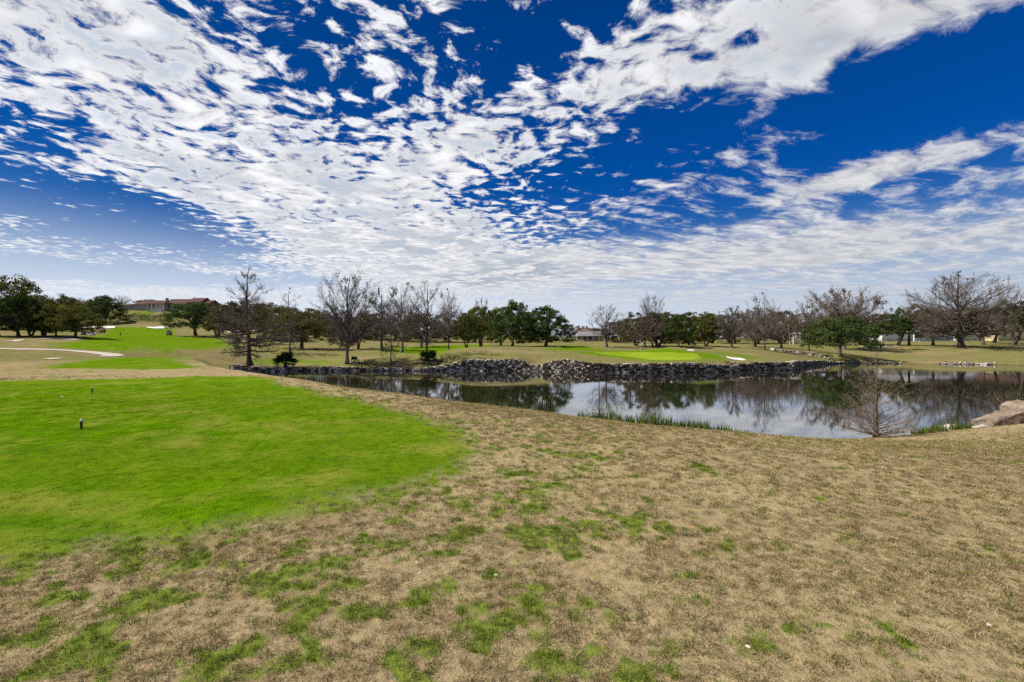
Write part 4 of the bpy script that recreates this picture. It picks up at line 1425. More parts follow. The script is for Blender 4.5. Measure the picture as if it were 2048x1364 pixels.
def boulder(outline_px, D, depth, label, seed, mat, name='boulder', rz=0.0):
    """Rock whose front follows the outline; rounded, ledged and chipped all round."""
    rng = np.random.default_rng(seed)
    o = np.array([((a - 1024.0) / F * D, CAMZ + (HZ - b) / F * D) for a, b in outline_px])
    c = o.mean(0)
    zb = o[:, 1].min()
    bm = bmesh.new()
    layers = [(-.5, .84), (-.36, .98), (0, 1.0), (.36, .95), (.5, .78)]
    rings = []
    for dy, sc in layers:
        ring = []
        for q in o:
            w = c + (q - c) * sc
            ring.append(bm.verts.new((w[0] - c[0], dy * depth, w[1] - zb)))
        rings.append(ring)
    n = len(o)
    for a, b in zip(rings[:-1], rings[1:]):
        for i in range(n):
            bm.faces.new((a[i], a[(i + 1) % n], b[(i + 1) % n], b[i]))
    bm.faces.new(rings[0][::-1])
    bm.faces.new(rings[-1])
    bmesh.ops.recalc_face_normals(bm, faces=bm.faces)
    bmesh.ops.triangulate(bm, faces=bm.faces)
    bmesh.ops.subdivide_edges(bm, edges=bm.edges, cuts=1, use_grid_fill=True, fractal=0.0)
    size = max(o[:, 0].max() - o[:, 0].min(), .3)
    from mathutils import noise as mn
    bm.normal_update()
    for v in bm.verts:                                     # broken, blocky faces
        p = v.co * (2.6 / size) + Vector((seed, seed * .7, 0))
        cell = mn.cell_vector(p * 1.7)
        v.co += (cell - Vector((.5, .5, .5))) * (.075 * size) + v.normal * (mn.noise(p * 2.0) * .05 * size)
    bmesh.ops.subdivide_edges(bm, edges=bm.edges, cuts=1, use_grid_fill=True)
    bm.normal_update()
    for v in bm.verts:
        p = v.co * (2.6 / size) + Vector((seed, seed * .7, 0))
        v.co += v.normal * ((mn.fractal(p * 3.0, .9, 2.1, 3) * .018) * size)
    me = bpy.data.meshes.new(name)
    bm.to_mesh(me)
    bm.free()
    for poly in me.polygons:
        poly.use_smooth = False
    a = me.attributes.new('v', 'FLOAT', 'POINT')
    co = np.empty(len(me.vertices) * 3, np.float32)
    me.vertices.foreach_get('co', co)
    co = co.reshape(-1, 3)
    a.data.foreach_set('value', np.clip(.25 + .5 * fbm(co[:, 0] * 2 + seed, co[:, 2] * 3 + co[:, 1], seed, 3), 0, 1).astype(np.float32))
    me.materials.append(mat)
    return tag(obj(name, me, loc=(c[0], D, zb), rot=(0, 0, rz)), label, 'boulder')


boulder([(1957, 850), (1961, 845), (1985, 833), (2010, 824), (2030, 819), (2036, 832), (2030, 846), (2004, 856), (1975, 858), (1960, 856)], 24.4, 1.3, 'long tilted brown boulder slab on the near bank at the right', 121, M_BOULD, rz=-.15)
boulder([(2024, 842), (2026, 822), (2027, 812), (2038, 806), (2062, 801), (2090, 806), (2094, 842), (2060, 854), (2032, 852)], 25.2, 1.6, 'blocky brown boulder at the right edge above the tilted slab', 122, M_BOULD)
boulder([(1950, 860), (1954, 854.5), (1975, 851.5), (1993, 853), (1999, 858), (1992, 864), (1955, 864)], 23.9, .8, 'flat pale rock at the foot of the tilted boulder', 123, M_BOULDP, 'rock')
boulder([(1886, 866), (1889, 856), (1900, 850), (1912, 849), (1918, 856), (1916, 866)], 24.1, .6, 'rounded cream rock among the iris by the water', 124, M_BOULDP, 'rock')
boulder([(1966, 731), (1967, 727.5), (1972, 725.8), (1977, 727), (1977.5, 731)], 88.3, .9, 'bright yellowish rock on the far right shore', 125, M_BOULDP, 'rock')
boulder([(1168, 843), (1170, 839), (1178, 837.5), (1186, 839.5), (1187, 843)], 26.4, .4, 'small dark stone at the waterline by the sapling', 126, M_BOULD, 'rock') if False else None


# ------------------------------------------------------------------ paths and bunkers (sheets laid on the turf)
def draped(name, outline_px, mat, label, lift=.05, res=1.0, cat='path', kind='structure', lip=0.0):
    P = np.array([gp(*q) for q in outline_px])
    lo, hi = P.min(0), P.max(0)
    bm = bmesh.new()
    f = bm.faces.new([bm.verts.new((p[0], p[1], 0)) for p in P])
    f.normal_update()
    if f.normal.z < 0:
        f.normal_flip()
    k = lo[0]
    while k < hi[0]:
        k += res
        bmesh.ops.bisect_plane(bm, geom=bm.verts[:] + bm.edges[:] + bm.faces[:], plane_co=(k, 0, 0), plane_no=(1, 0, 0))
    k = lo[1]
    while k < hi[1]:
        k += res * 2
        bmesh.ops.bisect_plane(bm, geom=bm.verts[:] + bm.edges[:] + bm.faces[:], plane_co=(0, k, 0), plane_no=(0, 1, 0))
    bmesh.ops.triangulate(bm, faces=bm.faces)
    for v in bm.verts:
        v.co.z = gz(v.co.x, v.co.y) + lift
    me = bpy.data.meshes.new(name)
    bm.to_mesh(me)
    bm.free()
    me.materials.append(mat)
    for poly in me.polygons:
        poly.use_smooth = True
    return tag(obj(name, me), label, cat, kind=kind)


M_SAND = simple_mat('bunker_sand', (0.78, 0.74, 0.66), .95, .12, 1.0, .05, bump=.3, bscale=4)
M_PATH = simple_mat('path_concrete', (0.56, 0.49, 0.40), .9, .22, .8, .1, bump=.2, bscale=6)
draped('sand_bunker', [(168, 655.6), (186, 653.4), (200, 653.8), (214, 653.0), (232, 653.6), (229, 656.6), (205, 657.6), (180, 657.0)], M_SAND, 'white sand bunker at the left front of the distant green', .25, 1.5, 'bunker', 'thing')
draped('sand_bunker', [(291, 654.2), (308, 655), (320, 653.6), (340, 654.6), (338, 657.4), (312, 657.8), (298, 656.6)], M_SAND, 'white sand bunker at the right front of the distant green', .25, 1.5, 'bunker', 'thing')
draped('sand_bunker', [(455, 665.0), (470, 661), (487, 660), (486, 665.5), (470, 667)], M_SAND, 'pale sand bunker seen behind the tall cypress trunk', .2, 1.2, 'bunker', 'thing')
draped('sand_bunker', [(505, 660.0), (528, 659.0), (530, 662.0), (508, 663)], M_SAND, 'sliver of sand bunker right of the tall cypress trunk', .2, 1.2, 'bunker', 'thing')
draped('sand_bunker', [(1452, 713.2), (1466, 715.6), (1482, 716.8), (1493, 720.6), (1484, 721.5), (1466, 719.2), (1455, 716)], M_SAND, 'small white sand bunker right of the putting green', .05, .6, 'bunker', 'thing')
draped('sand_bunker', [(1374, 700.0), (1384, 699.4), (1391, 700.4), (1386, 702), (1376, 702)], M_SAND, 'tiny sand bunker peeping out behind the green mound', .06, .8, 'bunker', 'thing')
draped('cart_path', [(-60, 695.5), (0, 697), (70, 698), (122, 699.6), (185, 703.2), (240, 708.5), (252, 711.2), (226, 713.6), (198, 714.0), (206, 710.6), (140, 703), (105, 700.8), (0, 699), (-60, 697.5)], M_PATH, 'pale cart path curving between the tees', .05, .8)
draped('cart_path', [(84, 718.8), (104, 716.4), (126, 716.2), (122, 718.2), (100, 719.6)], M_PATH, 'short pale path patch left of the second tee', .05, .5)
draped('cart_path', [(10, 682.6), (28, 680.2), (50, 679.4), (44, 681.8), (26, 683.8)], M_PATH, 'bit of pale path below the left oaks', .08, .8)
draped('cart_path', [(70, 678.4), (96, 675.6), (130, 675.8), (168, 678.8), (150, 680.6), (110, 678.6)], M_PATH, 'pale path under the oaks beside the carts', .1, .8)
draped('cart_path', [(1716, 695.5), (1726, 692.4), (1760, 691.2), (1800, 691.6), (1770, 694.0), (1735, 695.2)], M_PATH, 'pale path under the oaks before the white house', .08, .8)


# ------------------------------------------------------------------ hedges
def hedge(name, px0, px1, D, depth, top, seed, label, mat, leaf=.14, dens=26, cat='hedge', bottom=None):
    rng = np.random.default_rng(seed)
    x0, x1 = (px0 - 1024.0) / F * D, (px1 - 1024.0) / F * D
    xc = (x0 + x1) / 2
    W = x1 - x0
    zb = min(gz(x0, D), gz(x1, D), gz(xc, D)) - .1
    n = int(W * depth * top * dens)
    u = rng.uniform(-.5, .5, n)
    lump = .78 + .4 * fbm(u * W / 2.2 + seed, u * 0 + 3, seed, 3)
    p = np.stack([u * W, rng.uniform(-.5, .5, n) * depth, rng.uniform(0, 1, n) ** .7 * top * lump], 1)
    zz = np.array([gz(xc + a, D + b) - zb for a, b in p[:, :2]]) if n < 30000 else 0
    p[:, 2] += zz
    v, f = leaf_quads(p, leaf, rng, .5, np.array([0, 0, 1.0]))
    val = np.repeat(rng.uniform(0, 1, n), 4)
    e = tag(empty(name, (xc, D, zb)), label, cat)
    obj('foliage', mk_mesh('hedge_foliage', v, f, (mat,), False, {'v': val}), e)
    m = MB()
    for k in range(max(2, int(W / 1.6))):
        xk = -W / 2 + (k + .5) * W / max(2, int(W / 1.6))
        zk = gz(xc + xk, D) - zb
        m.tube([(xk, 0, zk - .2), (xk + .1, .05, zk + top * .6)], [.05, .02], 5)
    m.build('stems', M_BARK, e)
    return e


hedge('bank_shrubbery', 226, 352, 258, 7, 3.4, 131, 'dark green hedge bank on the slope below the clubhouse', M_OAKD, .26, 3.2)
hedge('clipped_hedge', 1768, 1822, 158, 1.6, 1.1, 132, 'low dark hedge at the left of the white house', M_OAKD, .12, 30)
hedge('clipped_hedge', 1853, 1900, 156, 1.4, .9, 133, 'low hedge under the white house windows', M_OAKD, .12, 30)
hedge('clipped_hedge', 1906, 1962, 158, 1.8, 1.5, 134, 'rounded hedge between the white and cream houses', M_OAKD, .12, 26)
hedge('clipped_hedge', 1988, 2056, 156, 1.8, 1.3, 135, 'dark hedge in front of the cream house', M_OAKD, .12, 26)
hedge('brush_hedge', 1100, 1160, 205, 2.5, 2.2, 136, 'dark brush left of the grey roofed house', M_OAKD, .2, 12)
hedge('brush_hedge', 1600, 1720, 168, 3, 3.2, 137, 'dark brush behind the evergreen oak', M_OAKD, .22, 8)
hedge('brush_hedge', 1320, 1440, 175, 3, 3.0, 138, 'dark brush behind the oaks right of the flag', M_OAKD, .22, 8)
hedge('brush_hedge', 560, 760, 225, 3, 4.5, 139, 'dark brush behind the oaks on the far left fairway edge', M_OAKD, .26, 5)
hedge('brush_hedge', 780, 960, 215, 3, 4.2, 140, 'dark brush behind the palmetto cypress and its neighbours', M_OAKD, .26, 5)
hedge('brush_hedge', 1440, 1586, 172, 3, 3.2, 141, 'dark brush left of the white pergola', M_OAKB, .22, 8)


# ------------------------------------------------------------------ buildings
M_ROOF = simple_mat('clay_tile_roof', (0.120, 0.062, 0.050), .85, .35, 1.2, .1, bump=.4, bscale=6)
M_ROOFG = simple_mat('grey_shingle_roof', (0.27, 0.25, 0.25), .85, .35, 1.2, .1, bump=.4, bscale=6)
M_ROOFB = simple_mat('brown_roof', (0.22, 0.15, 0.125), .85, .3, 1.2, .1)
M_WALLT = simple_mat('tan_stone_wall', (0.40, 0.345, 0.275), .9, .25, 1.5, .1, bump=.3, bscale=5)
M_WALLW = simple_mat('white_wall', (0.78, 0.78, 0.76), .8, .08, 1.0, .1)
M_WALLC = simple_mat('cream_wall', (0.72, 0.58, 0.34), .8, .10, 1.0, .1)
M_TRIM = simple_mat('pale_trim', (0.70, 0.68, 0.62), .7, .1, 3.0)
M_WIN = simple_mat('window_glass', (0.022, 0.028, 0.034), .12, .2, 2.0, .6)
M_CHIM = simple_mat('chimney_stone', (0.42, 0.29, 0.24), .9, .3, 1.5, .1)
M_IRON = simple_mat('dark_iron', (0.03, 0.03, 0.032), .5, .2, 5.0)
M_DOORR = simple_mat('rust_shutter', (0.26, 0.075, 0.04), .7, .2, 3.0)


def px_x(px, D):
    return (px - 1024.0) / F * D


def px_z(py, D):
    return CAMZ + (HZ - py) / F * D


def gable(e, org, x0, x1, yf, yb, zb, ze, zr, wall, roof, over=.5, hip=0.0, roof_name='roof'):
    """Wall block with a ridge roof along x, in the thing's own frame."""
    MB().box(x0, x1, yf, yb, zb, ze).build('wall', wall, e)
    ym = (yf + yb) / 2
    o = over
    t = .18
    zo = ze - (zr - ze) * o / (ym - yf) * .6
    h = hip * (x1 - x0)
    v = [(x0 - o, yf - o, zo), (x1 + o, yf - o, zo), (x1 + o - h, ym, zr), (x0 - o + h, ym, zr), (x0 - o, yb + o, zo), (x1 + o, yb + o, zo)]
    v += [(a, b, c - t) for a, b, c in v[:2]] + [(a, b, c - t) for a, b, c in v[4:6]]
    m = MB()
    m.add(v, [(0, 1, 2, 3), (3, 2, 5, 4), (0, 6, 7, 1), (4, 5, 9, 8), (6, 8, 9, 7)])
    m.f3.append(np.array([[0, 3, 4], [1, 5, 2]]))
    m.f4.append(np.array([[0, 4, 8, 6], [1, 7, 9, 5]]))
    return m.build(roof_name, roof, e)


def window(e, x0, x1, yf, z0, z1, glass=M_WIN, frame=M_TRIM, mull=1):
    f = .12
    w = MB().box(x0 - f, x1 + f, yf - .06, yf - .004, z1, z1 + f).box(x0 - f, x1 + f, yf - .10, yf - .004, z0 - f, z0).box(x0 - f, x0, yf - .06, yf - .004, z0, z1).box(x1, x1 + f, yf - .06, yf - .004, z0, z1)
    for k in range(mull):
        xm = x0 + (x1 - x0) * (k + 1) / (mull + 1)
        w.box(xm - .04, xm + .04, yf - .055, yf - .006, z0, z1)
    wo = w.build('window', frame, e)
    MB().box(x0, x1, yf - .03, yf - .003, z0, z1).build('pane', glass, wo)


def clubhouse():
    D = 292.0
    X = lambda p: px_x(p, D) - X0
    X0 = px_x(300, D)
    zb = px_z(622, D)
    Z = lambda p: px_z(p, D) - zb
    e = tag(empty('clubhouse', (X0, D, zb)), 'long low clubhouse with red-brown tile roofs on the hill', 'building')
    gable(e, 0, X(268), X(330), 0, 13, 0, Z(608.2), Z(599.0), M_WALLT, M_ROOF, .9, .10)
    gable(e, 0, X(304), X(338), -4, 6, 0, Z(607.6), Z(600.8), M_WALLT, M_ROOF, .9, .16)
    gable(e, 0, X(334), X(376), -1.5, 12, 0, Z(607.0), Z(596.6), M_WALLT, M_ROOF, .9)
    gable(e, 0, X(373.5), X(400.5), 0.5, 13, 0, Z(603.4), Z(593.8), M_WALLT, M_ROOF, .4)
    gable(e, 0, X(401), X(417), 1.5, 11, 0, Z(605.5), Z(598.6), M_WALLT, M_ROOF, .5)
    gable(e, 0, X(230), X(268), 2, 9, 0, Z(609.6), Z(606.6), M_WALLT, M_ROOF, .9)
    r = gable(e, 0, X(140), X(194), 1, 12, 0, Z(607.4), Z(600.2), M_WALLT, M_ROOF, 1.0, .16)
    MB().box(X(164), X(166), 5, 6.5, Z(603), Z(596.8)).build('chimney', M_CHIM, r)
    MB().box(X(337.2), X(341.0), -2.6, -1.4, 0, Z(597.6)).box(X(336.9), X(341.3), -2.7, -1.3, Z(597.6), Z(596.8)).build('chimney', M_CHIM, e)
    for p in (373.4, 400.4):
        MB().tube([(X(p), 6.7, Z(594)), (X(p), 6.7, Z(590.0 if p < 380 else 591.8))], [.16, .04], 6).build('finial', M_IRON, e)
    for a, b in [(271, 274), (277, 280), (283, 286), (289, 292), (295, 298)]:
        window(e, X(a), X(b), 0, Z(616.6), Z(611.0))
    window(e, X(307.4), X(313.2), -4, Z(614.4), Z(608.8))
    window(e, X(315.4), X(321.2), -4, Z(614.4), Z(608.8))
    window(e, X(337.5), X(345), -1.5, Z(617), Z(609), mull=2)
    window(e, X(347.5), X(355), -1.5, Z(617), Z(609), mull=2)
    window(e, X(376), X(398), .5, Z(606.8), Z(603.9), mull=3)
    for a, b in [(233, 238), (240, 245), (247, 252), (254, 259), (261, 266)]:
        window(e, X(a), X(b), 2, Z(617.5), Z(610.4))
    for a, b in [(146, 154), (158, 166), (170, 178)]:
        window(e, X(a), X(b), 1, Z(613), Z(608.4))
    for p in (305.2, 314.3, 323, 337.6):
        MB().box(X(p) - .18, X(p) + .18, -4.55, -4.2, 0, Z(608.0)).build('post', M_TRIM, e)
    MB().box(X(321.5), X(345), -9, -8.6, -1.8, Z(620.4)).box(X(321.5), X(345), -8.6, -1.7, -1.8, -.3).build('terrace', M_TRIM, e)
    for k in range(9):
        p = 273 + k * 3.4
        MB().box(X(p) - .5, X(p) + .5, -1.0, -.05, 0, 1.0).build('shrub_box', M_OAKD, e) if False else None


clubhouse()


def houses():
    # white house
    D = 166.0
    X0 = px_x(1835, D)
    zb = px_z(683.5, D)
    X = lambda p: px_x(p, D) - X0
    Z = lambda p: px_z(p, D) - zb
    e = tag(empty('white_house', (X0, D, zb)), 'low white house behind the slanting oaks at right', 'house')
    gable(e, 0, X(1764), X(1822), 0, 9, -.6, Z(664), Z(651), M_WALLW, M_ROOFG, .7, .1)
    gable(e, 0, X(1822.5), X(1900), -1.2, 9, -.6, Z(662.5), Z(648), M_WALLW, M_ROOFG, .7, .1)
    window(e, X(1822.9), X(1851), -1.2, Z(676.2), Z(664.2), mull=3)
    window(e, X(1878), X(1890), -1.2, Z(675.0), Z(666.0), mull=1)
    window(e, X(1771), X(1777), 0, Z(672), Z(666), mull=1)
    MB().box(X(1796), X(1803), -.06, -.004, 0, Z(668)).build('door', M_WALLT, e)
    MB().box(X(1856), X(1862), -1.26, -1.204, -.4, Z(666)).build('door', M_WALLC, e)
    MB().box(X(1810), X(1896), -6, -5.6, -.8, Z(681.2)).build('terrace_kerb', M_TRIM, e)
    # cream house
    X0 = px_x(2020, D)
    e = tag(empty('cream_house', (X0, D, zb)), 'cream house with rust shutter at the right edge', 'house')
    gable(e, 0, X(1996), X(2070), 0, 10, -.6, Z(661.0), Z(648), M_WALLC, M_ROOF, .8, .1)
    window(e, X(2021), X(2029), 0, Z(675.5), Z(663.5), mull=1)
    MB().box(X(2036), X(2041), -.08, -.004, 0, Z(662.5)).build('shutter', M_DOORR, e)
    window(e, X(2005), X(2012), 0, Z(674), Z(666), mull=1)
    # white wing between
    D = 172.0
    X0 = px_x(1935, D)
    zb = px_z(683.5, D)
    e = tag(empty('white_outbuilding', (X0, D, zb)), 'small white outbuilding between the white and cream houses', 'house')
    gable(e, 0, X(1912), X(1958), 0, 7, -.6, Z(667.0), Z(657), M_WALLW, M_ROOFG, .5)
    window(e, X(1925), X(1931), 0, Z(676), Z(669), mull=1)
    # grey roofed house behind the lone bare tree
    D = 206.0
    X0 = px_x(1182, D)
    zb = px_z(683, D)
    e = tag(empty('grey_roofed_house', (X0, D, zb)), 'house with grey shingle roof and dark porch left of the lone bare tree', 'house')
    gable(e, 0, X(1160), X(1206), 0, 9, -.8, Z(670.6), Z(662), M_WALLT, M_ROOFG, 1.2, .12)
    for a, b in [(1168, 1173), (1176, 1184), (1187, 1191)]:
        window(e, X(a), X(b), 0, Z(680), Z(672), mull=1)
    for p in (1163, 1174.5, 1186, 1198):
        MB().box(X(p) - .15, X(p) + .15, -1.0, -.7, -.4, Z(670.9)).build('post', M_TRIM, e)
    D = 240.0
    X0 = px_x(1182, D)
    zb = px_z(680, D)
    e = tag(empty('brown_roofed_house', (X0, D, zb)), 'larger brown-roofed house with chimneys behind the grey roof', 'house')
    rf = gable(e, 0, X(1158), X(1200), 0, 12, -1.2, Z(662), Z(655), M_WALLT, M_ROOFB, .8, .1)
    for p in (1159, 1168, 1176):
        MB().box(X(p) - .4, X(p) + .4, 4, 5.0, Z(659), Z(651.5)).build('chimney', M_CHIM, rf)


houses()


# ------------------------------------------------------------------ small structures
def fence():
    D = 186.0
    xs = np.arange(px_x(1112, D), px_x(1216, D), 2.2)
    e = tag(empty('post_and_rail_fence', (xs[0], D, gz(xs[0], D))), 'thin post and rail fence before the grey roofed house', 'fence')
    M = simple_mat('fence_wood', (0.42, 0.34, 0.25), .9, .3, 3.0)
    org = np.array([xs[0], D, gz(xs[0], D)])
    post = MB().box(-.06, .06, -.06, .06, -.2, 1.15).mesh('post', M)
    tops = []
    for x in xs:
        z = gz(x, D)
        obj('post', post, e, (x - org[0], 0, z - org[2]))
        tops.append((x - org[0], z - org[2]))
    for hz in (.5, .95):
        m = MB()
        for (a, za), (b, zb_) in zip(tops[:-1], tops[1:]):
            m.add([(a, -.10, za + hz), (b, -.10, zb_ + hz), (b, -.062, zb_ + hz), (a, -.062, za + hz), (a, -.10, za + hz + .12), (b, -.10, zb_ + hz + .12), (b, -.062, zb_ + hz + .12), (a, -.062, za + hz + .12)], BOXF)
        m.build('rail', M, e)


fence()


def low_wall(px0, px1, D, h, label, mat):
    x0, x1 = px_x(px0, D), px_x(px1, D)
    m = MB()
    xs = np.linspace(x0, x1, 12)
    zs = [gz(x, D) for x in xs]
    for a, b, za, zb_ in zip(xs[:-1], xs[1:], zs[:-1], zs[1:]):
        m.add([(a, 0, za - .3), (b, 0, zb_ - .3), (b, .4, zb_ - .3), (a, .4, za - .3), (a, 0, za + h), (b, 0, zb_ + h), (b, .4, zb_ + h), (a, .4, za + h)], BOXF)
    me = m.mesh('garden_wall', mat)
    for v in me.vertices:
        v.co.x -= x0
        v.co.z -= zs[0]
    e = tag(empty('garden_wall', (x0, D, zs[0])), label, 'wall')
    obj('wall_body', me, e)
    c = MB()
    for a, b, za, zb_ in zip(xs[:-1], xs[1:], zs[:-1], zs[1:]):
        c.add([(a - x0, -.06, za + h - zs[0] + .002), (b - x0, -.06, zb_ + h - zs[0] + .002), (b - x0, .46, zb_ + h - zs[0] + .002), (a - x0, .46, za + h - zs[0] + .002),
               (a - x0, -.06, za + h + .1 - zs[0]), (b - x0, -.06, zb_ + h + .1 - zs[0]), (b - x0, .46, zb_ + h + .1 - zs[0]), (a - x0, .46, za + h + .1 - zs[0])], BOXF)
    c.build('coping', M_TRIM, e)


low_wall(1221, 1272, 190, .8, 'low grey garden wall behind the lone bare tree', M_WALLT)


def pergola():
    D = 142.0
    x = px_x(1593.5, D)
    e = tag(empty('pergola', (x, D, gz(x, D))), 'white two-post pergola in front of the dark brush', 'pergola')
    h = px_z(669, D) - gz(x, D)
    w = (1600 - 1587) / F * D / 2
    for s in (-1, 1):
        for yy in (0, 1.8):
            p = MB().box(s * w - .16, s * w + .16, yy - .16, yy + .16, -.2, h).build('post', M_TRIM, e)
            MB().box(s * w - .24, s * w + .24, yy - .24, yy + .24, h + .002, h + .12).build('capital', M_TRIM, p)
    for yy in (0, 1.8):
        MB().box(-w - .5, w + .9, yy - .1, yy + .1, h + .124, h + .36).build('beam', M_TRIM, e)
    for k in range(6):
        xk = -w - .3 + k * (2 * w + .8) / 5
        MB().box(xk - .05, xk + .05, -.5, 2.3, h + .364, h + .5).build('rafter', M_TRIM, e)


pergola()


def bench(px, D, label, mat):
    x = px_x(px, D)
    e = tag(empty('park_bench', (x, D, gz(x, D)), R(8)), label, 'bench')
    for k in range(3):
        MB().box(-1.0, 1.0, -.22 + k * .16, -.08 + k * .16, .44, .48).build('seat_slat', mat, e)
    for k in range(3):
        MB().box(-1.0, 1.0, .27, .31, .58 + k * .17, .71 + k * .17).build('back_slat', mat, e)
    for s in (-.85, .85):
        for yy, hh in ((-.18, .438), (.34, 1.05)):
            MB().box(s - .05, s + .05, yy - .03, yy + .03, -.05, hh).build('leg', mat, e)


bench(1164, 178, 'pale bench in front of the rail fence', M_TRIM)


# ------------------------------------------------------------------ flagstick
def flag():
    D = 87.0
    x = px_x(1281, D)
    z = gz(x, D)
    e = tag(empty('flagstick', (x, D, z)), 'white flag on its stick in the putting green', 'flag')
    top = px_z(683.5, D) - z
    M = simple_mat('flag_pole', (.75, .73, .66), .5, .1, 3.0)
    MB().tube([(0, 0, -.1), (0, 0, top)], [.016, .012], 8).build('pole', M, e)
    n, mm = 9, 5
    v, f = [], []
    for i in range(n):
        for j in range(mm):
            u, w = i / (n - 1), j / (mm - 1)
            v.append((.02 + u * .42, .06 * math.sin(u * 7), top - .02 - w * .42 - u * .30 + .02 * math.sin(u * 9 + w * 3)))
    for i in range(n - 1):
        for j in range(mm - 1):
            f.append((i * mm + j, (i + 1) * mm + j, (i + 1) * mm + j + 1, i * mm + j + 1))
    o = obj('cloth', mk_mesh('flag_cloth', np.array(v), np.array(f), (simple_mat('flag_cloth', (.82, .82, .82), .8, .08),), True), e)
    s = o.modifiers.new('thick', 'SOLIDIFY')
    s.thickness = .006
    MB().tube([(0, 0, .005), (0, 0, .012)], [.054, .054], 12).build('cup_rim', M_TRIM, e)


flag()


# ------------------------------------------------------------------ tee markers, leaves
def tee_marker(px, py, D, h, label):
    x = px_x(px, D)
    e = tag(empty('tee_marker', (x, D, gz(x, D)), .4), label, 'tee marker')
    Mb = simple_mat('marker_black', (.012, .012, .013), .45, .2, 8.0)
    Mw = simple_mat('marker_white', (.80, .80, .78), .5, .05, 8.0)
    s = h
    MB().tube([(0, 0, -.04), (0, 0, .02), (0, 0, s * .72), (0, 0, s * .78)], [.015, .017, .021, .016], 10).build('post', Mb, e, True)
    MB().tube([(0, 0, s * .775), (0, 0, s * .84), (0, 0, s * .95), (.002, 0, s), (.002, 0, s * 1.003)], [.0165, .021, .019, .010, .001], 10).build('cap', Mw, e, True)
    MB().tube([(0, 0, s * .30), (0, 0, s * .36)], [.0192, .0196], 10).build('band', Mw if False else Mb, e, True)


tee_marker(163, 855, 8.35, .185, 'nearer black tee marker with a white top on the mown tee')
tee_marker(184.5, 786, 13.9, .185, 'farther black tee marker with a white top on the mown tee')


def litter_leaf(px, py, length, rz, label, tilt=.5):
    x, y = gp(px, py)
    M = simple_mat('dry_leaf', (.72, .66, .52), .8, .2, 20.0)
    t = np.linspace(0, 1, 7)
    w = np.sin(t * math.pi) ** .8 * length * .24 + .0008
    V, Fq = [], []
    for k in range(7):
        zz = .012 + .25 * length * (t[k] - .5) ** 2
        V += [((t[k] - .5) * length, -w[k], zz + .3 * w[k]), ((t[k] - .5) * length, 0, zz), ((t[k] - .5) * length, w[k], zz + .3 * w[k])]
    for k in range(6):
        a, b = 3 * k, 3 * k + 3
        Fq += [(a, b, b + 1, a + 1), (a + 1, b + 1, b + 2, a + 2)]
    o = obj('fallen_leaf', mk_mesh('fallen_leaf', np.array(V), np.array(Fq), (M,), True), loc=(x, y, gz(x, y) + .03), rot=(tilt, .15, rz))
    s = o.modifiers.new('thick', 'SOLIDIFY')
    s.thickness = .0012
    tag(o, label, 'leaf')


litter_leaf(832, 1137, .036, 1.9, 'upper of two close pale fallen leaves in the rough, left of centre')
litter_leaf(838, 1168, .032, 1.0, 'lower of two close pale fallen leaves in the rough, left of centre')
litter_leaf(991, 1164, .024, .2, 'pale fallen leaf lying alone in a green patch')
litter_leaf(1495, 1308, .026, -.4, 'pale fallen leaf in dry straw near the bottom edge')
litter_leaf(1975, 1274, .032, .1, 'curled tan leaf in the straw at lower right')
litter_leaf(124, 796, .055, .3, 'white scrap on the mown tee behind the nearer marker')


# ------------------------------------------------------------------ golf carts
M_CARTB = simple_mat('cart_body_dark', (.020, .022, .024), .35, .2, 4.0, .5)
M_CARTW = simple_mat('cart_body_white', (.72, .72, .70), .4, .06, 4.0, .5)
M_TYRE = simple_mat('tyre_rubber', (.012, .012, .012), .9, .2, 9.0)
M_SEAT = simple_mat('cart_seat', (.30, .27, .22), .7, .1, 4.0)
M_GLASS = simple_mat('cart_windshield', (.35, .40, .42), .08, .1, 2.0, .6)


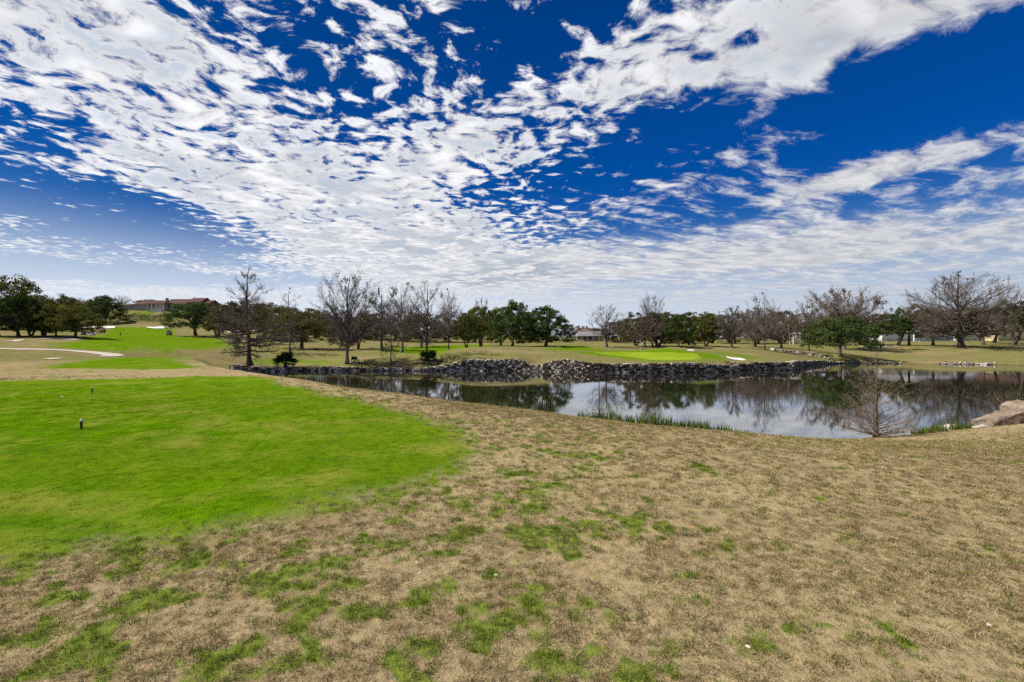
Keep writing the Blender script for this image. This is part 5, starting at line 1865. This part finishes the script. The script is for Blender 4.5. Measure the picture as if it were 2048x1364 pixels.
def cart(px, D, rz, body, label, group):
    x = px_x(px, D)
    e = tag(empty('golf_cart', (x, D, gz(x, D)), rz), label, 'golf cart', group)
    # body along +x: nose at +x
    MB().prism([(-1.15, .28), (-1.2, .62), (-.95, .78), (-.35, .78), (-.30, .42), (.35, .38), (.55, .80), (.95, .74), (1.18, .52), (1.18, .28)], 0, 2, 1, -.58, .58).build('body', body, e)
    MB().box(-.82, -.30, -.54, .54, .784, .90).build('seat', M_SEAT, e)
    MB().box(-.98, -.84, -.54, .54, .80, 1.28).build('backrest', M_SEAT, e)
    MB().prism([(-1.10, 1.86), (-1.05, 1.93), (.62, 1.95), (.75, 1.88), (.72, 1.85), (-1.05, 1.84)], 0, 2, 1, -.60, .60).build('roof', M_CARTB if body is M_CARTW else M_CARTB, e)
    for sy in (-.54, .54):
        MB().tube([(-1.02, sy, .60), (-1.00, sy, 1.86)], [.022, .022], 6).build('roof_post', M_IRON, e)
        MB().tube([(.78, sy, .72), (.60, sy, 1.87)], [.022, .022], 6).build('roof_post', M_IRON, e)
    v = [(.775, -.52, .80), (.775, .52, .80), (.625, .52, 1.82), (.625, -.52, 1.82), (.79, -.52, .80), (.79, .52, .80), (.64, .52, 1.82), (.64, -.52, 1.82)]
    MB().add(v, BOXF).build('windshield', M_GLASS, e)
    MB().tube([(.55, .22, .75), (.32, .22, 1.02)], [.02, .02], 6).tube([(.30, .05, 1.02), (.24, .22, 1.10), (.30, .39, 1.02), (.36, .22, .96), (.30, .05, 1.02)], [.018] * 5, 5).build('steering_wheel', M_IRON, e)
    for wx in (-.78, .80):
        for sy in (-.55, .55):
            a = np.linspace(0, 2 * math.pi, 15)[:-1]
            prof = [(sy - .11, .13), (sy - .11, .20), (sy - .07, .235), (sy + .07, .235), (sy + .11, .20), (sy + .11, .13)]
            V, Fq = [], []
            for (yy, rr) in prof:
                V += [(math.cos(t) * rr, yy - sy, math.sin(t) * rr) for t in a]
            for i in range(len(prof) - 1):
                for j in range(14):
                    Fq.append((i * 14 + j, i * 14 + (j + 1) % 14, (i + 1) * 14 + (j + 1) % 14, (i + 1) * 14 + j))
            w = MB().add(V, Fq).build('wheel', M_TYRE, e, True, loc=(wx, sy, .235))
            MB().tube([(0, -.09, 0), (0, .09, 0)], [.128, .128], 12).add([(math.cos(t) * .128, .09, math.sin(t) * .128) for t in a[:12]] + [(0, .09, 0)], [(k, (k + 1) % 12, 12) for k in range(12)]).build('rim', M_TRIM, w)
    for sy, mt in ((-.24, M_DOORR), (.24, M_IRON)):
        MB().tube([(-1.18, sy, .62), (-1.24, sy, 1.0), (-1.30, sy, 1.42)], [.15, .14, .17], 9).build('golf_bag', mt, e, True)


cart(168.5, 156, R(150), M_CARTB, 'left dark golf cart of the pair parked under the fairway oaks', 'golf carts on the fairway')
cart(181.5, 152, R(-14), M_CARTW, 'right white-bodied golf cart of the pair under the fairway oaks', 'golf carts on the fairway')
cart(338.5, 162, R(-68), M_CARTB, 'single dark golf cart standing out on the fairway', 'golf carts on the fairway')


# ------------------------------------------------------------------ golfer
def golfer():
    D = 187.0
    x = px_x(240.6, D)
    J = {'pel': (0, 0, .98, .135), 'waist': (0, -.02, 1.12, .125), 'chest': (0, -.07, 1.34, .15), 'neck': (0, -.10, 1.50, .06), 'chin': (0, -.13, 1.56, .065), 'head': (0, -.14, 1.66, .095), 'crown': (0, -.135, 1.75, .06),
         'hipL': (.10, 0, .93, .105), 'kneeL': (.14, -.05, .52, .07), 'ankL': (.15, .02, .10, .045), 'toeL': (.17, -.17, .045, .04),
         'hipR': (-.10, 0, .93, .105), 'kneeR': (-.14, -.05, .52, .07), 'ankR': (-.15, .02, .10, .045), 'toeR': (-.17, -.17, .045, .04),
         'shL': (.19, -.08, 1.43, .065), 'elL': (.21, -.17, 1.16, .045), 'wrL': (.06, -.38, 1.00, .032), 'haL': (.02, -.43, .95, .036),
         'shR': (-.19, -.08, 1.43, .065), 'elR': (-.22, -.17, 1.16, .045), 'wrR': (-.05, -.39, .98, .032), 'haR': (.0, -.44, .92, .036),
         }
    for s, k in ((1, 'L'), (-1, 'R')):
        hx, hy, hz_, _ = J['ha' + k]
        for f, dx in enumerate((-.026, -.009, .009, .026)):
            J['f%s%d' % (k, f)] = (hx + dx, hy - .045, hz_ - .03, .009)
            J['g%s%d' % (k, f)] = (hx + dx * .8, hy - .035, hz_ - .065, .008)
        J['th' + k] = (hx - s * .035, hy - .015, hz_ - .03, .010)
    E = [('pel', 'waist'), ('waist', 'chest'), ('chest', 'neck'), ('neck', 'chin'), ('chin', 'head'), ('head', 'crown')]
    for k in 'LR':
        E += [('pel', 'hip' + k), ('hip' + k, 'knee' + k), ('knee' + k, 'ank' + k), ('ank' + k, 'toe' + k), ('chest', 'sh' + k), ('sh' + k, 'el' + k), ('el' + k, 'wr' + k), ('wr' + k, 'ha' + k), ('ha' + k, 'th' + k)]
        for f in range(4):
            E += [('ha' + k, 'f%s%d' % (k, f)), ('f%s%d' % (k, f), 'g%s%d' % (k, f))]
    names = list(J)
    me = bpy.data.meshes.new('golfer_skeleton')
    me.from_pydata([J[n][:3] for n in names], [(names.index(a), names.index(b)) for a, b in E], [])
    o = bpy.data.objects.new('golfer_skeleton', me)
    C.objects.link(o)
    sk = o.modifiers.new('skin', 'SKIN')
    for i, n in enumerate(names):
        o.data.skin_vertices[0].data[i].radius = (J[n][3], J[n][3])
        o.data.skin_vertices[0].data[i].use_root = (n == 'pel')
    o.modifiers.new('sub', 'SUBSURF').levels = 2
    dg = bpy.context.evaluated_depsgraph_get()
    body = bpy.data.meshes.new_from_object(o.evaluated_get(dg))
    bpy.data.objects.remove(o)
    body.name = 'person_body'
    mats = [simple_mat('skin', (.42, .26, .18), .6, .1), simple_mat('black_shirt', (.014, .014, .018), .85, .2), simple_mat('dark_trousers', (.030, .030, .036), .85, .2), simple_mat('shoes', (.5, .5, .48), .6, .1)]
    body.materials.clear()
    for m in mats:
        body.materials.append(m)
    for p in body.polygons:
        c = p.center
        p.use_smooth = True
        p.material_index = 0 if c.z > 1.51 else (3 if c.z < .09 else (2 if c.z < 1.0 and abs(c.x) < .3 and c.y > -.25 else 1))
        if c.y < -.30 and c.z > .5:
            p.material_index = 0
    e = tag(empty('person', (x, D, gz(x, D)), R(160)), 'person in dark clothes bending over a club out on the fairway', 'person')
    obj('body', body, e)
    MB().tube([(0, -.135, 1.695), (0, -.135, 1.74), (0, -.13, 1.785), (0, -.13, 1.795)], [.108, .105, .06, .002], 12).add([(-.075, -.21, 1.70), (.075, -.21, 1.70), (.055, -.33, 1.685), (-.055, -.33, 1.685)], [(0, 1, 2, 3)]).build('cap', mats[1], e, True)
    c = tag(obj('golf_club', MB().tube([(.01, -.44, .98), (.02, -.50, .80), (.03, -.80, .04)], [.014, .010, .006], 6).box(-.03, .09, -.84, -.78, .005, .05).mesh('golf_club', M_IRON), loc=e.location, rot=(0, 0, R(160))), 'golf club held by the person on the fairway', 'golf club')


golfer()
# ------------------------------------------------------------------ grass blades near the camera
def blade_mat():
    m = bpy.data.materials.new('grass_blades')
    m.use_nodes = True
    N = NT(m.node_tree)
    col = N.n('ShaderNodeAttribute', attribute_name='col', attribute_type='INSTANCER').outputs['Color']
    v = N.n('ShaderNodeAttribute', attribute_name='v').outputs['Fac']
    c = N.n('ShaderNodeVectorMath', operation='SCALE', ins={0: col, 'Scale': N.math('MULTIPLY_ADD', N.math('POWER', v, 1.4), 1.45, 0.32)}).outputs[0]
    df = N.n('ShaderNodeBsdfDiffuse', ins={'Color': c})
    tr = N.n('ShaderNodeBsdfTranslucent', ins={'Color': c})
    mx = N.n('ShaderNodeMixShader', ins={0: 0.3, 1: df.outputs[0], 2: tr.outputs[0]})
    out = N.n('ShaderNodeOutputMaterial')
    N.link(mx.outputs[0], out.inputs['Surface'])
    return m


M_BLADE = blade_mat()


def tuft_mesh(seed, nb, h0, h1, spread, lean0, lean1, width):
    rng = np.random.default_rng(seed)
    az = rng.uniform(0, 6.28, nb)
    r = spread * np.sqrt(rng.uniform(0, 1, nb))
    b = np.stack([np.cos(az) * r, np.sin(az) * r, np.full(nb, -.004)], 1)
    h = rng.uniform(h0, h1, nb)
    la = rng.uniform(0, 6.28, nb)
    lean = rng.uniform(lean0, lean1, nb)
    dv = np.stack([np.cos(la), np.sin(la), np.zeros(nb)], 1)
    sv = np.stack([-np.sin(la), np.cos(la), np.zeros(nb)], 1)
    mid = b + dv * (h * .45 * np.sin(lean))[:, None] + np.array([0, 0, 1.0]) * (h * .62 * np.cos(lean * .7))[:, None]
    tip = b + dv * (h * 1.05 * np.sin(lean))[:, None] + np.array([0, 0, 1.0]) * (h * np.cos(lean))[:, None]
    w = (width * rng.uniform(.6, 1.3, nb))[:, None]
    v = np.stack([b - sv * w, b + sv * w, mid + sv * w * .8, mid - sv * w * .8, tip], 1).reshape(-1, 3)
    i = np.arange(nb) * 5
    q = np.stack([i, i + 1, i + 2, i + 3], 1)
    t = np.stack([i + 3, i + 2, i + 4], 1)
    return mk_mesh('tuft', v, [q, t], (M_BLADE,), False, {'v': np.repeat(rng.uniform(0, 1, nb), 5)})


def grass_object(name, pts, scale, col, protos, label):
    me = mk_mesh(name, pts, [], (M_BLADE,), False, {'scl': scale, 'col': col, 'rot': np.random.default_rng(5).uniform(0, 6.28, len(pts)).astype(np.float32)}) if False else None
    me = bpy.data.meshes.new(name)
    me.vertices.add(len(pts))
    me.vertices.foreach_set('co', np.ascontiguousarray(pts, np.float32).ravel())
    rng = np.random.default_rng(len(pts))
    a = me.attributes.new('scl', 'FLOAT', 'POINT'); a.data.foreach_set('value', scale.astype(np.float32))
    a = me.attributes.new('yaw', 'FLOAT', 'POINT'); a.data.foreach_set('value', rng.uniform(0, 6.28, len(pts)).astype(np.float32))
    a = me.attributes.new('pick', 'INT', 'POINT'); a.data.foreach_set('value', rng.integers(0, len(protos), len(pts)).astype(np.int32))
    c4 = np.concatenate([col, np.ones((len(pts), 1))], 1).astype(np.float32)
    a = me.attributes.new('col', 'FLOAT_COLOR', 'POINT'); a.data.foreach_set('color', np.ascontiguousarray(c4).ravel())
    me.materials.append(M_BLADE)
    o = tag(obj(name, me), label, 'grass', kind='stuff')
    coll = bpy.data.collections.new(name + '_tufts')
    for k, p in enumerate(protos):
        coll.objects.link(bpy.data.objects.new('%s_tuft_%d' % (name, k), p))
    ng = bpy.data.node_groups.new(name, 'GeometryNodeTree')
    ng.interface.new_socket('Geometry', in_out='INPUT', socket_type='NodeSocketGeometry')
    ng.interface.new_socket('Geometry', in_out='OUTPUT', socket_type='NodeSocketGeometry')
    nn, ll = ng.nodes, ng.links
    gi, go = nn.new('NodeGroupInput'), nn.new('NodeGroupOutput')
    ci = nn.new('GeometryNodeCollectionInfo')
    ci.inputs['Collection'].default_value = coll
    ci.inputs['Separate Children'].default_value = True
    ci.inputs['Reset Children'].default_value = True
    iop = nn.new('GeometryNodeInstanceOnPoints')
    iop.inputs['Pick Instance'].default_value = True

    def attr(n, t):
        x = nn.new('GeometryNodeInputNamedAttribute')
        x.data_type = t
        x.inputs['Name'].default_value = n
        return [s for s in x.outputs if s.name == 'Attribute' and s.enabled][0]
    ll.new(gi.outputs[0], iop.inputs['Points'])
    ll.new(ci.outputs[0], iop.inputs['Instance'])
    ll.new(attr('pick', 'INT'), iop.inputs['Instance Index'])
    ll.new(attr('scl', 'FLOAT'), iop.inputs['Scale'])
    cx = nn.new('ShaderNodeCombineXYZ')
    ll.new(attr('yaw', 'FLOAT'), cx.inputs['Z'])
    ll.new(cx.outputs[0], iop.inputs['Rotation'])
    ll.new(iop.outputs[0], go.inputs[0])
    md = o.modifiers.new('tufts', 'NODES')
    md.node_group = ng
    return o


def scatter(density, ymin, ymax, seed, half=1.75, x_extra=2.0):
    rng = np.random.default_rng(seed)
    area = half * (ymax ** 2 - ymin ** 2) + 2 * x_extra * (ymax - ymin)
    n = int(area * density)
    y = np.sqrt(rng.uniform(ymin ** 2, ymax ** 2, n))
    x = rng.uniform(-1, 1, n) * (half * y + x_extra)
    return x, y


def near_grass():
    rng = np.random.default_rng(77)
    P_ROUGH = [tuft_mesh(200 + k, 30, .020, .055, .055, .5, 1.35, .0016) for k in range(6)]
    P_WEED = [tuft_mesh(220 + k, 34, .025, .060, .050, .1, .9, .0016) for k in range(5)]
    P_MOWN = [tuft_mesh(240 + k, 44, .006, .015, .062, .1, 1.0, .0015) for k in range(5)]
    X, Y, S = [], [], []
    for dens, a, b, s, sd_ in [(560, .4, 4.0, .64, 1), (280, 4.0, 7.5, .84, 2), (125, 7.5, 13, 1.12, 3), (42, 13, 28, 1.4, 4)]:
        x, y = scatter(dens, a, b, sd_)
        X.append(x); Y.append(y); S.append(np.full(len(x), s))
    x, y, s = np.concatenate(X), np.concatenate(Y), np.concatenate(S)
    sdp = poly_sd(POND, x, y)
    tee = -poly_sd(TEE, x, y) + (fbm(x / 1.5, y / 1.5, 42, 4, .6) - .5) * .9
    edge = np.abs(x) / (1.22 * y + .8)
    keep = (rng.uniform(0, 1, len(x)) > sstep(edge, 1.02, 1.55)) & (sdp > .12) & ((y < 13) | (sdp < 1.2) | (rng.uniform(0, 1, len(x)) > (y - 13) / 9))
    x, y, s, tee = x[keep], y[keep], s[keep], tee[keep]
    tee = tee + rng.normal(0, .24, len(x))
    lush = lush_field(x, y)
    bump = fbm(x / .6, y / .6, 61, 3)
    pat = fbm(x / 2.3, y / 2.3, 63, 3)
    u = rng.uniform(0, 1, len(x))
    isw = (u < .05 + .66 * lush) & (tee < 0)
    ism = tee >= 0
    isr = ~isw & ~ism
    z = np.array([gz(a, b) for a, b in zip(x, y)])
    pts = np.stack([x, y, z], 1)

    def lerp(a, b, t):
        return np.array(a)[None] * (1 - t[:, None]) + np.array(b)[None] * t[:, None]
    # dormant straw
    gap = fbm(x / .16, y / .16, 64, 2)
    m = isr & (bump * .5 + gap * .5 + rng.normal(0, .06, len(x)) > .40)
    t = np.clip(rng.uniform(0, 1, m.sum()) * .7 + .5 * (pat[m] - .35), 0, 1)
    c = lerp((.255, .190, .086), (.585, .475, .245), t)
    c *= rng.uniform(.55, 1.15, (m.sum(), 1))
    grass_object('straw_grass', pts[m], s[m] * rng.uniform(.7, 1.25, m.sum()), c, P_ROUGH, 'dormant straw-coloured grass of the near rough')
    m = isw
    t = rng.uniform(0, 1, m.sum())
    c = lerp((.105, .165, .014), (.25, .32, .045), t)
    grass_object('green_weeds', pts[m], s[m] * rng.uniform(.6, 1.1, m.sum()), c, P_WEED, 'fresh green grass patches in the near rough')
    m = ism & (y < 17)
    mo = fbm(x / 1.3, y / 1.3, 71, 4, .6)[m]
    t = np.clip(rng.uniform(0, 1, m.sum()) * .6 + .9 * (mo - .3), 0, 1)
    deep = fbm(x / 4.5, y / 4.5, 73, 3)[m]
    c = lerp((.056, .140, .001), (.150, .225, .003), t) * (.72 + .56 * deep[:, None])
    dull = sstep(fbm(x / .9, y / .9, 72, 4, .6)[m], .50, .68)[:, None] * rng.uniform(.2, .9, (m.sum(), 1))
    c = c * (1 - dull) + np.array([[.235, .215, .055]]) * dull
    c *= rng.uniform(.75, 1.15, (m.sum(), 1))
    grass_object('tee_grass', pts[m], s[m] * rng.uniform(.8, 1.2, m.sum()), c, P_MOWN, 'short mown bright green grass of the tee')


near_grass()
